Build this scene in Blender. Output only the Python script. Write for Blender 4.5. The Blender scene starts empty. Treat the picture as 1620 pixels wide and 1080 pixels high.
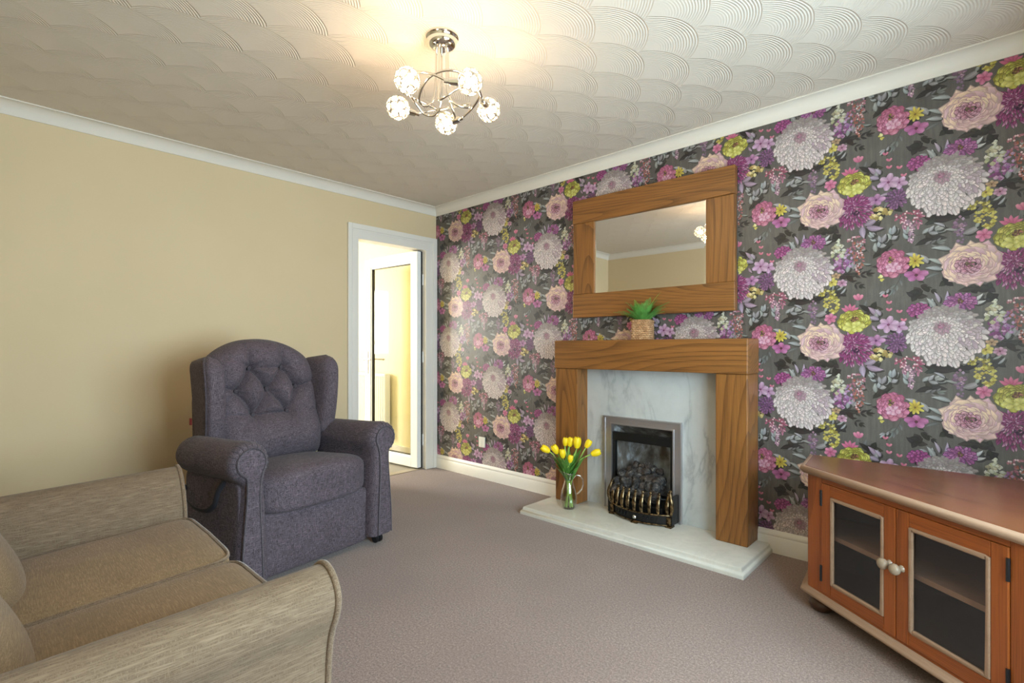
import bpy, bmesh, math, random
import numpy as np
from math import sin, cos, pi, radians
from mathutils import Vector, Matrix, noise as mnoise

sc = bpy.context.scene
COL = sc.collection
RNG = random.Random(7)

# ------------------------------------------------------------------ helpers
def lin(c):
    c = c / 255.0
    return c / 12.92 if c <= 0.04045 else ((c + 0.055) / 1.055) ** 2.4
def rgb(r, g, b):
    return (lin(r), lin(g), lin(b), 1.0)

class MB:
    """collects geometry for ONE mesh"""
    def __init__(s):
        s.v = []; s.f = []; s.m = []
    def add(s, vs, fs, mi=0):
        o = len(s.v)
        s.v += [tuple(p) for p in vs]
        s.f += [tuple(i + o for i in f) for f in fs]
        s.m += [mi] * len(fs)
        return s
    def box(s, x0, y0, z0, x1, y1, z1, mi=0):
        vs = [(x, y, z) for z in (z0, z1) for y in (y0, y1) for x in (x0, x1)]
        return s.add(vs, [(0, 2, 3, 1), (4, 5, 7, 6), (0, 1, 5, 4), (2, 6, 7, 3), (0, 4, 6, 2), (1, 3, 7, 5)], mi)
    def prism(s, poly, z0, z1, fn=None, mi=0):
        fn = fn or (lambda a, b, h: (a, b, h))
        n = len(poly)
        vs = [fn(a, b, z0) for a, b in poly] + [fn(a, b, z1) for a, b in poly]
        fs = [tuple(range(n - 1, -1, -1)), tuple(range(n, 2 * n))]
        fs += [(i, (i + 1) % n, n + (i + 1) % n, n + i) for i in range(n)]
        return s.add(vs, fs, mi)
    def grid(s, fn, nu, nv, cu=False, cv=False, mi=0):
        vs = [fn(i / (nu if cu else nu - 1), j / (nv if cv else nv - 1)) for j in range(nv) for i in range(nu)]
        fs = []
        for j in range(nv if cv else nv - 1):
            for i in range(nu if cu else nu - 1):
                i2 = (i + 1) % nu; j2 = (j + 1) % nv
                fs.append((j * nu + i, j * nu + i2, j2 * nu + i2, j2 * nu + i))
        return s.add(vs, fs, mi)
    def tube(s, pts, r, seg=8, closed=False, mi=0, flat=1.0):
        pts = [Vector(p) for p in pts]; n = len(pts)
        rr = r if isinstance(r, (list, tuple)) else [r] * n
        T = []
        for i in range(n):
            a = pts[(i - 1) % n] if (closed or i > 0) else pts[i]
            b = pts[(i + 1) % n] if (closed or i < n - 1) else pts[i]
            d = b - a
            T.append(d.normalized() if d.length > 1e-9 else Vector((0, 0, 1)))
        up = Vector((0, 0, 1)) if abs(T[0].z) < 0.9 else Vector((1, 0, 0))
        nrm = (up - T[0] * up.dot(T[0])).normalized()
        vs = []
        for i in range(n):
            nrm = nrm - T[i] * nrm.dot(T[i])
            nrm = nrm.normalized() if nrm.length > 1e-6 else T[i].orthogonal().normalized()
            bi = T[i].cross(nrm)
            for k in range(seg):
                a = 2 * pi * k / seg
                vs.append(pts[i] + nrm * (cos(a) * rr[i]) + bi * (sin(a) * rr[i] * flat))
        fs = []
        for i in range(n if closed else n - 1):
            i2 = (i + 1) % n
            for k in range(seg):
                k2 = (k + 1) % seg
                fs.append((i * seg + k, i * seg + k2, i2 * seg + k2, i2 * seg + k))
        if not closed:
            fs.append(tuple(range(seg - 1, -1, -1))); fs.append(tuple((n - 1) * seg + k for k in range(seg)))
        return s.add(vs, fs, mi)
    def lathe(s, prof, seg=32, c=(0, 0, 0), fn=None, mi=0, cap=True):
        n = len(prof); vs = []
        for r, z in prof:
            for k in range(seg):
                a = 2 * pi * k / seg
                p = (r * cos(a), r * sin(a), z)
                if fn: p = fn(*p)
                vs.append((p[0] + c[0], p[1] + c[1], p[2] + c[2]))
        fs = [(i * seg + k, i * seg + (k + 1) % seg, (i + 1) * seg + (k + 1) % seg, (i + 1) * seg + k) for i in range(n - 1) for k in range(seg)]
        if cap:
            fs.append(tuple(range(seg - 1, -1, -1))); fs.append(tuple((n - 1) * seg + k for k in range(seg)))
        return s.add(vs, fs, mi)
    def ball(s, c, r, nu=16, nv=9, fn=None, mi=0):
        r = r if isinstance(r, (tuple, list)) else (r, r, r)
        prof = [(max(sin(pi * j / (nv - 1)), 1e-4), -cos(pi * j / (nv - 1))) for j in range(nv)]
        return s.lathe(prof, nu, c, (lambda x, y, z: fn(x * r[0], y * r[1], z * r[2])) if fn else (lambda x, y, z: (x * r[0], y * r[1], z * r[2])), mi)
    def rbox(s, c, half, e=5.0, nu=40, nv=24, mi=0, warp=None):
        """cushion-like superellipsoid"""
        def sp(t, ex):
            return math.copysign(abs(t) ** ex, t)
        ex = 2.0 / e
        def fn(u, v):
            a = 2 * pi * u; b = pi * (v - 0.5)
            x = sp(cos(b), ex) * sp(cos(a), ex); y = sp(cos(b), ex) * sp(sin(a), ex); z = sp(sin(b), ex)
            p = (c[0] + half[0] * x, c[1] + half[1] * y, c[2] + half[2] * z)
            return warp(p, (x, y, z)) if warp else p
        return s.grid(fn, nu, nv, cu=True, mi=mi)

def build(name, mb, mats, parent=None, smooth=None, bevel=0, seg=2, subsurf=0, loc=None, rz=0, recalc=True, kind=None, label=None, category=None, group=None):
    me = bpy.data.meshes.new(name)
    me.from_pydata(mb.v, [], mb.f)
    mats = mats if isinstance(mats, (list, tuple)) else [mats]
    for m in mats: me.materials.append(m)
    if len(mats) > 1: me.polygons.foreach_set('material_index', mb.m)
    if recalc:
        bm = bmesh.new(); bm.from_mesh(me)
        bmesh.ops.remove_doubles(bm, verts=bm.verts, dist=1e-6)
        bmesh.ops.recalc_face_normals(bm, faces=bm.faces)
        bm.to_mesh(me); bm.free()
    if smooth is not None:
        me.polygons.foreach_set('use_smooth', [True] * len(me.polygons))
        if smooth < 180: me.set_sharp_from_angle(angle=radians(smooth))
    o = bpy.data.objects.new(name, me); COL.objects.link(o)
    if parent: o.parent = parent
    if loc: o.location = loc
    o.rotation_euler.z = rz
    if bevel:
        b = o.modifiers.new('bevel', 'BEVEL'); b.width = bevel; b.segments = seg; b.limit_method = 'ANGLE'; b.angle_limit = radians(40)
        b.harden_normals = False
    if subsurf:
        b = o.modifiers.new('sub', 'SUBSURF'); b.levels = subsurf; b.render_levels = subsurf
    tag(o, label, category, group, kind)
    return o

def tag(o, label=None, category=None, group=None, kind=None):
    if label: o['label'] = label
    if category: o['category'] = category
    if group: o['group'] = group
    if kind: o['kind'] = kind
    return o

def thing(name, loc, label, category, rz=0, group=None):
    o = bpy.data.objects.new(name, None); COL.objects.link(o)
    o.empty_display_size = 0.05
    o.location = loc; o.rotation_euler = (0, 0, rz)
    return tag(o, label, category, group)

def struct(name, mb, mats, label, category, **k):
    return build(name, mb, mats, kind='structure', label=label, category=category, **k)

# ------------------------------------------------------------------ node helpers
class NT:
    def __init__(s, name):
        s.m = bpy.data.materials.new(name); s.m.use_nodes = True
        s.t = s.m.node_tree; s.t.nodes.clear()
        s.out = s.t.nodes.new('ShaderNodeOutputMaterial')
        s.b = s.t.nodes.new('ShaderNodeBsdfPrincipled')
        s.t.links.new(s.b.outputs[0], s.out.inputs[0])
    def n(s, typ, **k):
        nd = s.t.nodes.new('ShaderNode' + typ)
        for a, v in k.items(): setattr(nd, a, v)
        return nd
    def set(s, sock, v):
        if isinstance(v, bpy.types.NodeSocket): s.t.links.new(v, sock)
        elif v is not None: sock.default_value = v
    def M(s, op, a, b=None, c=None, clamp=False):
        nd = s.n('Math', operation=op); nd.use_clamp = clamp
        s.set(nd.inputs[0], a)
        if b is not None: s.set(nd.inputs[1], b)
        if c is not None: s.set(nd.inputs[2], c)
        return nd.outputs[0]
    def co(s, kind='Object'):
        return s.n('TexCoord').outputs[kind]
    def xyz(s, v):
        nd = s.n('SeparateXYZ'); s.set(nd.inputs[0], v); return nd.outputs
    def scale(s, v, sx, sy, sz, rot=(0, 0, 0), loc=(0, 0, 0)):
        nd = s.n('Mapping'); s.set(nd.inputs[0], v); nd.inputs['Scale'].default_value = (sx, sy, sz)
        nd.inputs['Rotation'].default_value = rot; nd.inputs['Location'].default_value = loc
        return nd.outputs[0]
    def noise(s, v, scale=5, detail=3, rough=0.5, dist=0.0):
        nd = s.n('TexNoise'); s.set(nd.inputs['Vector'], v); nd.inputs['Scale'].default_value = scale
        nd.inputs['Detail'].default_value = detail; nd.inputs['Roughness'].default_value = rough; nd.inputs['Distortion'].default_value = dist
        return nd.outputs[0]
    def ramp(s, f, stops, interp='LINEAR'):
        nd = s.n('ValToRGB'); s.set(nd.inputs[0], f); cr = nd.color_ramp; cr.interpolation = interp
        while len(cr.elements) < len(stops): cr.elements.new(0.5)
        for e, (p, c) in zip(cr.elements, stops):
            e.position = p; e.color = c if len(c) == 4 else (*c, 1)
        return nd.outputs[0]
    def mix(s, f, a, b, blend='MIX'):
        nd = s.n('MixRGB', blend_type=blend); s.set(nd.inputs[0], f); s.set(nd.inputs[1], a); s.set(nd.inputs[2], b)
        return nd.outputs[0]
    def bump(s, h, strength=0.3, dist=0.01):
        nd = s.n('Bump'); s.set(nd.inputs['Height'], h); nd.inputs['Strength'].default_value = strength; nd.inputs['Distance'].default_value = dist
        s.t.links.new(nd.outputs[0], s.b.inputs['Normal']); return nd
    def p(s, color=None, rough=None, metal=None, spec=None, **k):
        if color is not None: s.set(s.b.inputs['Base Color'], color)
        if rough is not None: s.set(s.b.inputs['Roughness'], rough)
        if metal is not None: s.set(s.b.inputs['Metallic'], metal)
        if spec is not None: s.set(s.b.inputs['Specular IOR Level'], spec)
        for a, v in k.items(): s.set(s.b.inputs[a.replace('_', ' ')], v)
        return s.m

G1 = lambda v: (v, v, v, 1)
def plain(name, c, rough=0.5, metal=0, spec=0.5, nz=0.0, **k):
    n = NT(name)
    if nz:
        f = n.noise(n.co(), 30, 4)
        col = n.mix(f, tuple(x * (1 - nz) for x in c[:3]) + (1,), tuple(min(1, x * (1 + nz)) for x in c[:3]) + (1,))
        return n.p(col, rough, metal, spec, **k)
    return n.p(c, rough, metal, spec, **k)

def wood(name, light, dark, axis='x', freq=10, rough=0.38, streak=0.5, bump=0.08, rings=0.55, off=(0, 0, 0), sx=0.16, nscale=3.2):
    n = NT(name)
    st = {'x': (sx, 1, 1), 'y': (1, sx, 1), 'z': (1, 1, sx)}[axis]
    v = n.scale(n.co(), *st, loc=off)
    f = n.noise(v, nscale, 2, 0.45, 0.1)
    w = n.M('FRACT', n.M('MULTIPLY', f, freq))
    ring = n.M('POWER', w, 3.0)                                  # sharp late-wood edge then pale early wood
    st2 = tuple(300 if a != min(st) else 5 for a in st)
    fine = n.noise(n.scale(n.co(), *st2), 1.0, 3, 0.6)
    st3 = tuple(22 if a != min(st) else 1.2 for a in st)
    broad = n.noise(n.scale(n.co(), *st3), 1.0, 2, 0.5)
    a = n.M('MULTIPLY', ring, rings)
    a = n.M('ADD', a, n.M('MULTIPLY', n.M('SUBTRACT', fine, 0.42), streak * 1.6))
    a = n.M('ADD', a, n.M('MULTIPLY', n.M('SUBTRACT', broad, 0.5), 0.9), clamp=True)
    col = n.mix(a, light, dark)
    n.bump(n.M('ADD', fine, n.M('MULTIPLY', ring, 0.3)), bump, 0.002)
    return n.p(col, rough, 0, 0.45)

def fabric(name, base, thread, sc_=1.0, rough=0.9, pile=0.35, bump=0.35, axes=(1, 1, 1), sheen=0.3, tlo=0.48, thi=0.68, blotch=0.15, lo_=26):
    """woven chenille: threads along each of the three axes"""
    n = NT(name); v = n.co()
    hi, lo = 260 * sc_, lo_ * sc_
    acc = None
    for i, (s3, w) in enumerate(zip([(lo, hi, hi), (hi, lo, hi), (hi, hi, lo)], axes)):
        if not w: continue
        t = n.noise(n.scale(v, *s3), 1.0, 2, 0.6)
        t = n.M('MULTIPLY', t, w)
        acc = t if acc is None else n.M('MAXIMUM', acc, t)
    mr = n.n('MapRange'); n.set(mr.inputs[0], acc); mr.inputs[1].default_value = tlo; mr.inputs[2].default_value = thi
    f = mr.outputs[0]
    bl = n.noise(v, 6, 3)
    col = n.mix(f, base, thread)
    col = n.mix(n.M('MULTIPLY', n.M('SUBTRACT', bl, 0.4, clamp=True), blotch * 4, clamp=True), col, tuple(x * 0.55 for x in base[:3]) + (1,))
    n.bump(acc, bump, 0.003)
    n.p(col, rough, 0, 0.2)
    n.b.inputs['Sheen Weight'].default_value = sheen; n.b.inputs['Sheen Roughness'].default_value = 0.4
    return n.m
# ------------------------------------------------------------------ materials
M_white = plain('white_gloss', rgb(232, 225, 214), 0.35)
M_upvc = plain('upvc_white', rgb(240, 240, 238), 0.25)
M_coving = plain('coving_paint', rgb(226, 216, 202), 0.7)
M_cream = None
def cream_wall():
    n = NT('cream_emulsion')
    f = n.noise(n.co(), 2.0, 3)
    col = n.mix(f, rgb(214, 191, 152), rgb(221, 199, 161))
    n.bump(n.noise(n.co(), 160, 3), 0.06, 0.002)
    return n.p(col, 0.62, 0, 0.3)
M_cream = cream_wall()
M_hallwall = plain('hall_paint', rgb(244, 232, 192), 0.6)
M_hallceil = plain('hall_ceiling_paint', rgb(240, 236, 222), 0.7)

def carpet():
    n = NT('taupe_carpet'); v = n.co()
    a = n.noise(v, 300, 3, 0.75); b = n.noise(v, 120, 3, 0.6); c = n.noise(v, 2.2, 3, 0.5)
    f = n.M('ADD', n.M('MULTIPLY', a, 0.6), n.M('MULTIPLY', b, 0.4))
    col = n.ramp(f, [(0.32, rgb(84, 67, 59)), (0.5, rgb(138, 115, 104)), (0.68, rgb(188, 163, 148))])
    col = n.mix(n.M('MULTIPLY', n.M('SUBTRACT', c, 0.4, clamp=True), 1.0, clamp=True), col, rgb(120, 98, 88))
    n.bump(f, 0.35, 0.004)
    n.p(col, 0.95, 0, 0.1)
    n.b.inputs['Sheen Weight'].default_value = 0.25
    return n.m
M_carpet = carpet()
M_vinyl = plain('hall_vinyl', rgb(150, 142, 128), 0.45, nz=0.12)

def artex():
    """combed scallop plaster: half-offset rows of discs, each combed with concentric lines"""
    n = NT('combed_ceiling_plaster')
    o = n.xyz(n.co()); wob = n.noise(n.co(), 3.0, 2)
    u0 = n.M('ADD', o[0], n.M('MULTIPLY', n.M('SUBTRACT', wob, 0.5), 0.02)); v0 = n.M('ADD', o[1], n.M('MULTIPLY', n.M('SUBTRACT', wob, 0.5), 0.02))
    P, W, R = 0.125, 0.39, 0.235
    i0 = n.M('CEIL', n.M('DIVIDE', n.M('SUBTRACT', u0, R), P))
    best = None; bi = None
    for k in (3, 2, 1, 0):
        i = n.M('ADD', i0, float(k))
        du = n.M('SUBTRACT', u0, n.M('MULTIPLY', i, P))
        par = n.M('MULTIPLY', n.M('FLOORED_MODULO', i, 2.0), W / 2)
        q = n.M('DIVIDE', n.M('SUBTRACT', v0, par), W)
        dv = n.M('MULTIPLY', n.M('SUBTRACT', q, n.M('ROUND', q)), W)
        d = n.M('SQRT', n.M('ADD', n.M('MULTIPLY', du, du), n.M('MULTIPLY', dv, dv)))
        if best is None: best = d
        else:
            ins = n.M('LESS_THAN', d, R)
            best = n.M('ADD', n.M('MULTIPLY', ins, d), n.M('MULTIPLY', n.M('SUBTRACT', 1.0, ins), best))
    rr = n.M('DIVIDE', best, R)
    comb = n.M('MULTIPLY', n.M('ADD', n.M('SINE', n.M('MULTIPLY', best, 2 * pi / 0.0105)), 1.0), 0.5)
    rim = n.M('POWER', rr, 14.0)
    fade = n.M('MULTIPLY', n.M('SUBTRACT', rr, 0.25, clamp=True), 1.3, clamp=True)
    h = n.M('ADD', n.M('MULTIPLY', n.M('MULTIPLY', comb, fade), 0.75), n.M('MULTIPLY', rim, 0.6))
    h = n.M('ADD', h, n.M('MULTIPLY', n.M('POWER', rr, 3.0), 0.3))
    n.bump(h, ARTEX_B, 0.008)
    return n.p(rgb(222, 209, 193), 0.75, 0, 0.25)
ARTEX_B = 0.45
M_artex = artex()

def paper_ground():
    n = NT('wallpaper_ground'); v = n.co()
    a = n.noise(n.scale(v, 60, 60, 6), 1.0, 4, 0.6); b = n.noise(v, 5, 4, 0.6); c = n.noise(n.scale(v, 500, 500, 120), 1.0, 2)
    f = n.M('ADD', n.M('MULTIPLY', a, 0.45), n.M('ADD', n.M('MULTIPLY', b, 0.4), n.M('MULTIPLY', c, 0.15)))
    col = n.ramp(f, [(0.3, rgb(70, 65, 60)), (0.5, rgb(88, 82, 76)), (0.72, rgb(112, 105, 97))])
    return n.p(col, 0.42, 0, 0.5)
def paper_print():
    n = NT('wallpaper_print'); v = n.co()
    at = n.n('Attribute', attribute_name='print'); at.attribute_type = 'GEOMETRY'
    f = n.noise(n.scale(v, 260, 260, 260), 1.0, 3, 0.6)
    col = n.mix(n.M('MULTIPLY', n.M('SUBTRACT', f, 0.35, clamp=True), 0.9, clamp=True), at.outputs[0], n.mix(1.0, at.outputs[0], G1(0.62), 'MULTIPLY'))
    return n.p(col, 0.42, 0, 0.5)
M_ground = paper_ground(); M_print = paper_print()

OAK_L, OAK_D = rgb(146, 95, 46), rgb(82, 50, 24)
M_oak = {a: wood('oak_' + a, OAK_L, OAK_D, a, freq=52, off=o, nscale=1.9, sx=0.11, streak=0.9) for a, o in (('x', (0.4, 0, 0)), ('z', (0.1, 0.2, 0)))}
M_oak['x2'] = wood('oak_rail', OAK_L, OAK_D, 'x', freq=56, off=(2.3, 0.7, 1.1), nscale=1.9, sx=0.11, streak=0.9)
M_oak['z2'] = wood('oak_post', OAK_L, OAK_D, 'z', freq=48, off=(3.3, 1.7, 0.1), nscale=1.9, sx=0.11, streak=0.9)
PINE_L, PINE_D = rgb(158, 84, 36), rgb(84, 38, 14)
M_pine_x = wood('pine_across', PINE_L, PINE_D, 'x', 10, 0.3, 0.9, 0.04, 0.36, nscale=1.8)
M_pine_z = wood('pine_upright', PINE_L, PINE_D, 'z', 10, 0.3, 0.9, 0.04, 0.36, (1.3, 0.2, 0), nscale=1.8)
M_pinetop = wood('pine_top', rgb(124, 72, 44), rgb(84, 44, 26), 'x', 6, 0.24, 0.35, 0.03, 0.45, (0.5, 2, 0))
M_worn = wood('limed_moulding', rgb(162, 130, 105), rgb(114, 83, 62), 'x', 3, 0.35, 0.4, 0.03, 0.3)
M_inside = plain('cabinet_inside', rgb(120, 108, 98), 0.6, nz=0.15)
M_shelf = plain('shelf_edge_wood', rgb(226, 176, 138), 0.5, nz=0.1)
M_knob = plain('painted_knob', rgb(158, 138, 116), 0.25)
M_bunfoot = plain('dark_bun_foot', rgb(70, 44, 26), 0.3)
M_black = plain('black_plastic', rgb(22, 22, 24), 0.35)
M_iron = plain('black_iron', rgb(26, 25, 25), 0.45, 0.3)
M_chrome = plain('chrome', rgb(225, 222, 215), 0.08, 1.0)
M_steel = plain('brushed_steel', rgb(205, 200, 200), 0.36, 0.9)
def brass():
    n = NT('antique_brass')
    f = n.noise(n.co(), 60, 3)
    return n.p(n.ramp(f, [(0.35, rgb(44, 36, 27)), (0.64, rgb(150, 126, 94))]), 0.34, 1.0)
M_brass = brass()

def marble(name, base, vein, amt, sc_=2.2, rough=0.22):
    n = NT(name); v = n.co()
    d = n.noise(v, 2.5, 4, 0.6)
    w = n.noise(n.scale(v, 2.6, 2.6, 0.9, rot=(0, radians(18), 0)), sc_, 5, 0.55, 0.9)
    r = n.M('ABSOLUTE', n.M('SUBTRACT', w, 0.5))
    vn = n.M('POWER', n.M('SUBTRACT', 1.0, n.M('MULTIPLY', r, 9.0, clamp=True), clamp=True), 3.0)
    vn = n.M('MULTIPLY', vn, n.M('MULTIPLY', n.M('SUBTRACT', d, 0.36, clamp=True), 4.5, clamp=True))
    cl = n.noise(v, 7, 5, 0.65)
    col = n.mix(n.M('MULTIPLY', vn, amt, clamp=True), n.mix(cl, tuple(x * 0.84 for x in base[:3]) + (1,), tuple(min(1, x * 1.1) for x in base[:3]) + (1,)), vein)
    return n.p(col, rough, 0, 0.5)
M_marble = marble('grey_marble', rgb(196, 196, 192), rgb(130, 128, 128), 0.5)
M_hearth = marble('cream_marble', rgb(214, 208, 196), rgb(176, 170, 158), 0.2, 3.0, 0.18)

M_chair = fabric('charcoal_chenille', rgb(48, 39, 43), rgb(138, 122, 130), 1.7, tlo=0.46, thi=0.78, sheen=0.08)
M_chairpipe = fabric('charcoal_piping', rgb(54, 46, 50), rgb(98, 88, 94), 2.0)
M_sofa_arm = fabric('beige_ribbed_chenille', rgb(102, 83, 65), rgb(140, 119, 97), 1.4, axes=(0.84, 1, 0.84), tlo=0.38, thi=0.72, lo_=15, sheen=0.12, blotch=0.04)
M_sofa_seat = fabric('beige_chenille_seat', rgb(116, 92, 66), rgb(160, 134, 103), 1.6, axes=(1, 0.84, 0.84), tlo=0.36, thi=0.74, blotch=0.18, lo_=14, sheen=0.12)
M_sofapipe = fabric('beige_piping', rgb(100, 80, 62), rgb(142, 120, 98), 2.0)
M_darkcloth = plain('black_strap', rgb(34, 34, 40), 0.6)
M_redtag = plain('red_fabric_tag', rgb(150, 50, 50), 0.7)

def glass(name, tint=(1, 1, 1, 1), refl=0.9, base=0.04):
    n = NT(name); n.t.nodes.remove(n.b)
    tr = n.n('BsdfTransparent'); tr.inputs[0].default_value = tint
    gl = n.n('BsdfGlossy'); gl.inputs['Roughness'].default_value = 0.02; gl.inputs[0].default_value = G1(refl)
    lw = n.n('LayerWeight'); lw.inputs[0].default_value = 0.5
    mx = n.n('MixShader'); f = n.M('ADD', n.M('MULTIPLY', n.M('POWER', lw.outputs['Facing'], 5.0), 0.9), base, clamp=True)
    n.t.links.new(f, mx.inputs[0]); n.t.links.new(tr.outputs[0], mx.inputs[1]); n.t.links.new(gl.outputs[0], mx.inputs[2])
    n.t.links.new(mx.outputs[0], n.out.inputs[0])
    return n.m
M_pane = glass('door_glass', (0.97, 0.97, 0.93, 1), 1.0, 0.03)
M_cabglass = glass('cabinet_glass', (0.75, 0.75, 0.76, 1), 0.9, 0.05)
M_jug = glass('clear_jug_glass', (0.98, 0.985, 0.985, 1), 1.0, 0.10)
M_jugedge = glass('jug_glass_thick', (0.95, 0.96, 0.96, 1), 1.0, 0.32)
M_water = glass('water', (0.88, 0.94, 0.80, 1), 1.0, 0.0)
M_mirror = plain('mirror_silver', G1(0.92), 0.0, 1.0)

def crystal():
    n = NT('crystal_bead'); n.t.nodes.remove(n.b)
    tr = n.n('BsdfTransparent'); tr.inputs[0].default_value = G1(0.95)
    tl = n.n('BsdfTranslucent'); tl.inputs[0].default_value = rgb(255, 250, 240)
    gl = n.n('BsdfGlossy'); gl.inputs['Roughness'].default_value = 0.05
    a = n.n('MixShader'); a.inputs[0].default_value = 0.10
    b = n.n('MixShader'); b.inputs[0].default_value = 0.12
    L = n.t.links.new
    L(tr.outputs[0], a.inputs[1]); L(tl.outputs[0], a.inputs[2]); L(a.outputs[0], b.inputs[1]); L(gl.outputs[0], b.inputs[2]); L(b.outputs[0], n.out.inputs[0])
    return n.m
M_crystal = crystal()
def emis(name, c, s):
    n = NT(name); n.p(c, 0.5); n.b.inputs['Emission Color'].default_value = c; n.b.inputs['Emission Strength'].default_value = s
    return n.m
M_bulb = emis('lit_bulb', rgb(255, 224, 182), 335.0)

def coal():
    n = NT('ceramic_coal'); v = n.co()
    f = n.noise(v, 40, 5, 0.7); g = n.noise(v, 9, 3)
    col = n.ramp(f, [(0.36, rgb(26, 24, 24)), (0.55, rgb(70, 66, 64)), (0.72, rgb(140, 130, 120))])
    col = n.mix(n.M('MULTIPLY', n.M('SUBTRACT', g, 0.5, clamp=True), 2.5, clamp=True), col, rgb(84, 60, 42))
    n.bump(f, 0.8, 0.01)
    return n.p(col, 0.8, 0, 0.3)
M_coal = coal()
def soot():
    n = NT('sooty_fireback'); v = n.co()
    a = n.noise(n.scale(v, 4, 4, 2), 1.5, 5, 0.65, 0.5); b = n.noise(v, 14, 4)
    col = n.ramp(n.M('ADD', n.M('MULTIPLY', a, 0.7), n.M('MULTIPLY', b, 0.3)), [(0.36, rgb(62, 50, 40)), (0.5, rgb(112, 104, 96)), (0.64, rgb(190, 196, 200))])
    return n.p(col, 0.6, 0, 0.3)
M_soot = soot()
M_fireblack = plain('black_fire_metal', rgb(30, 29, 28), 0.4, 0.4)

def basketweave():
    n = NT('woven_seagrass'); v = n.co()
    a = n.noise(n.scale(v, 160, 160, 400), 1.0, 3, 0.6); b = n.noise(v, 30, 3)
    col = n.ramp(n.M('ADD', n.M('MULTIPLY', a, 0.7), n.M('MULTIPLY', b, 0.3)), [(0.35, rgb(96, 60, 34)), (0.5, rgb(186, 140, 98)), (0.7, rgb(222, 184, 140))])
    zz = n.xyz(v)[2]
    rowd = n.M('ABSOLUTE', n.M('SUBTRACT', n.M('FRACT', n.M('DIVIDE', zz, 0.0118)), 0.5))
    col = n.mix(n.M('MULTIPLY', n.M('SUBTRACT', rowd, 0.33, clamp=True), 4.5, clamp=True), col, rgb(78, 48, 28))  # crevice shade between the woven rows, painted as dark bands in the colour
    n.bump(a, 0.5, 0.004)
    return n.p(col, 0.75, 0, 0.25)
M_basket = basketweave()
def leafmat(name, a, b, axis_scale=(40, 40, 8)):
    n = NT(name); v = n.co()
    f = n.noise(n.scale(v, *axis_scale), 1.0, 3)
    n.p(n.mix(f, a, b), 0.45, 0, 0.4)
    n.b.inputs['Subsurface Weight'].default_value = 0.0
    return n.m
M_fern = leafmat('fern_green', rgb(46, 112, 50), rgb(124, 182, 84))
M_fernlight = leafmat('fern_young_green', rgb(104, 166, 52), rgb(160, 206, 90))
M_tleaf = leafmat('tulip_leaf_green', rgb(52, 108, 40), rgb(116, 164, 70))
M_tstem = leafmat('tulip_stem_green', rgb(124, 164, 62), rgb(182, 206, 108))
M_tulip = leafmat('tulip_yellow', rgb(250, 206, 10), rgb(255, 226, 40), (60, 60, 12))
M_socket = plain('white_plastic', rgb(228, 224, 212), 0.3)
M_radiator = plain('radiator_enamel', rgb(242, 240, 234), 0.3)
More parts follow.
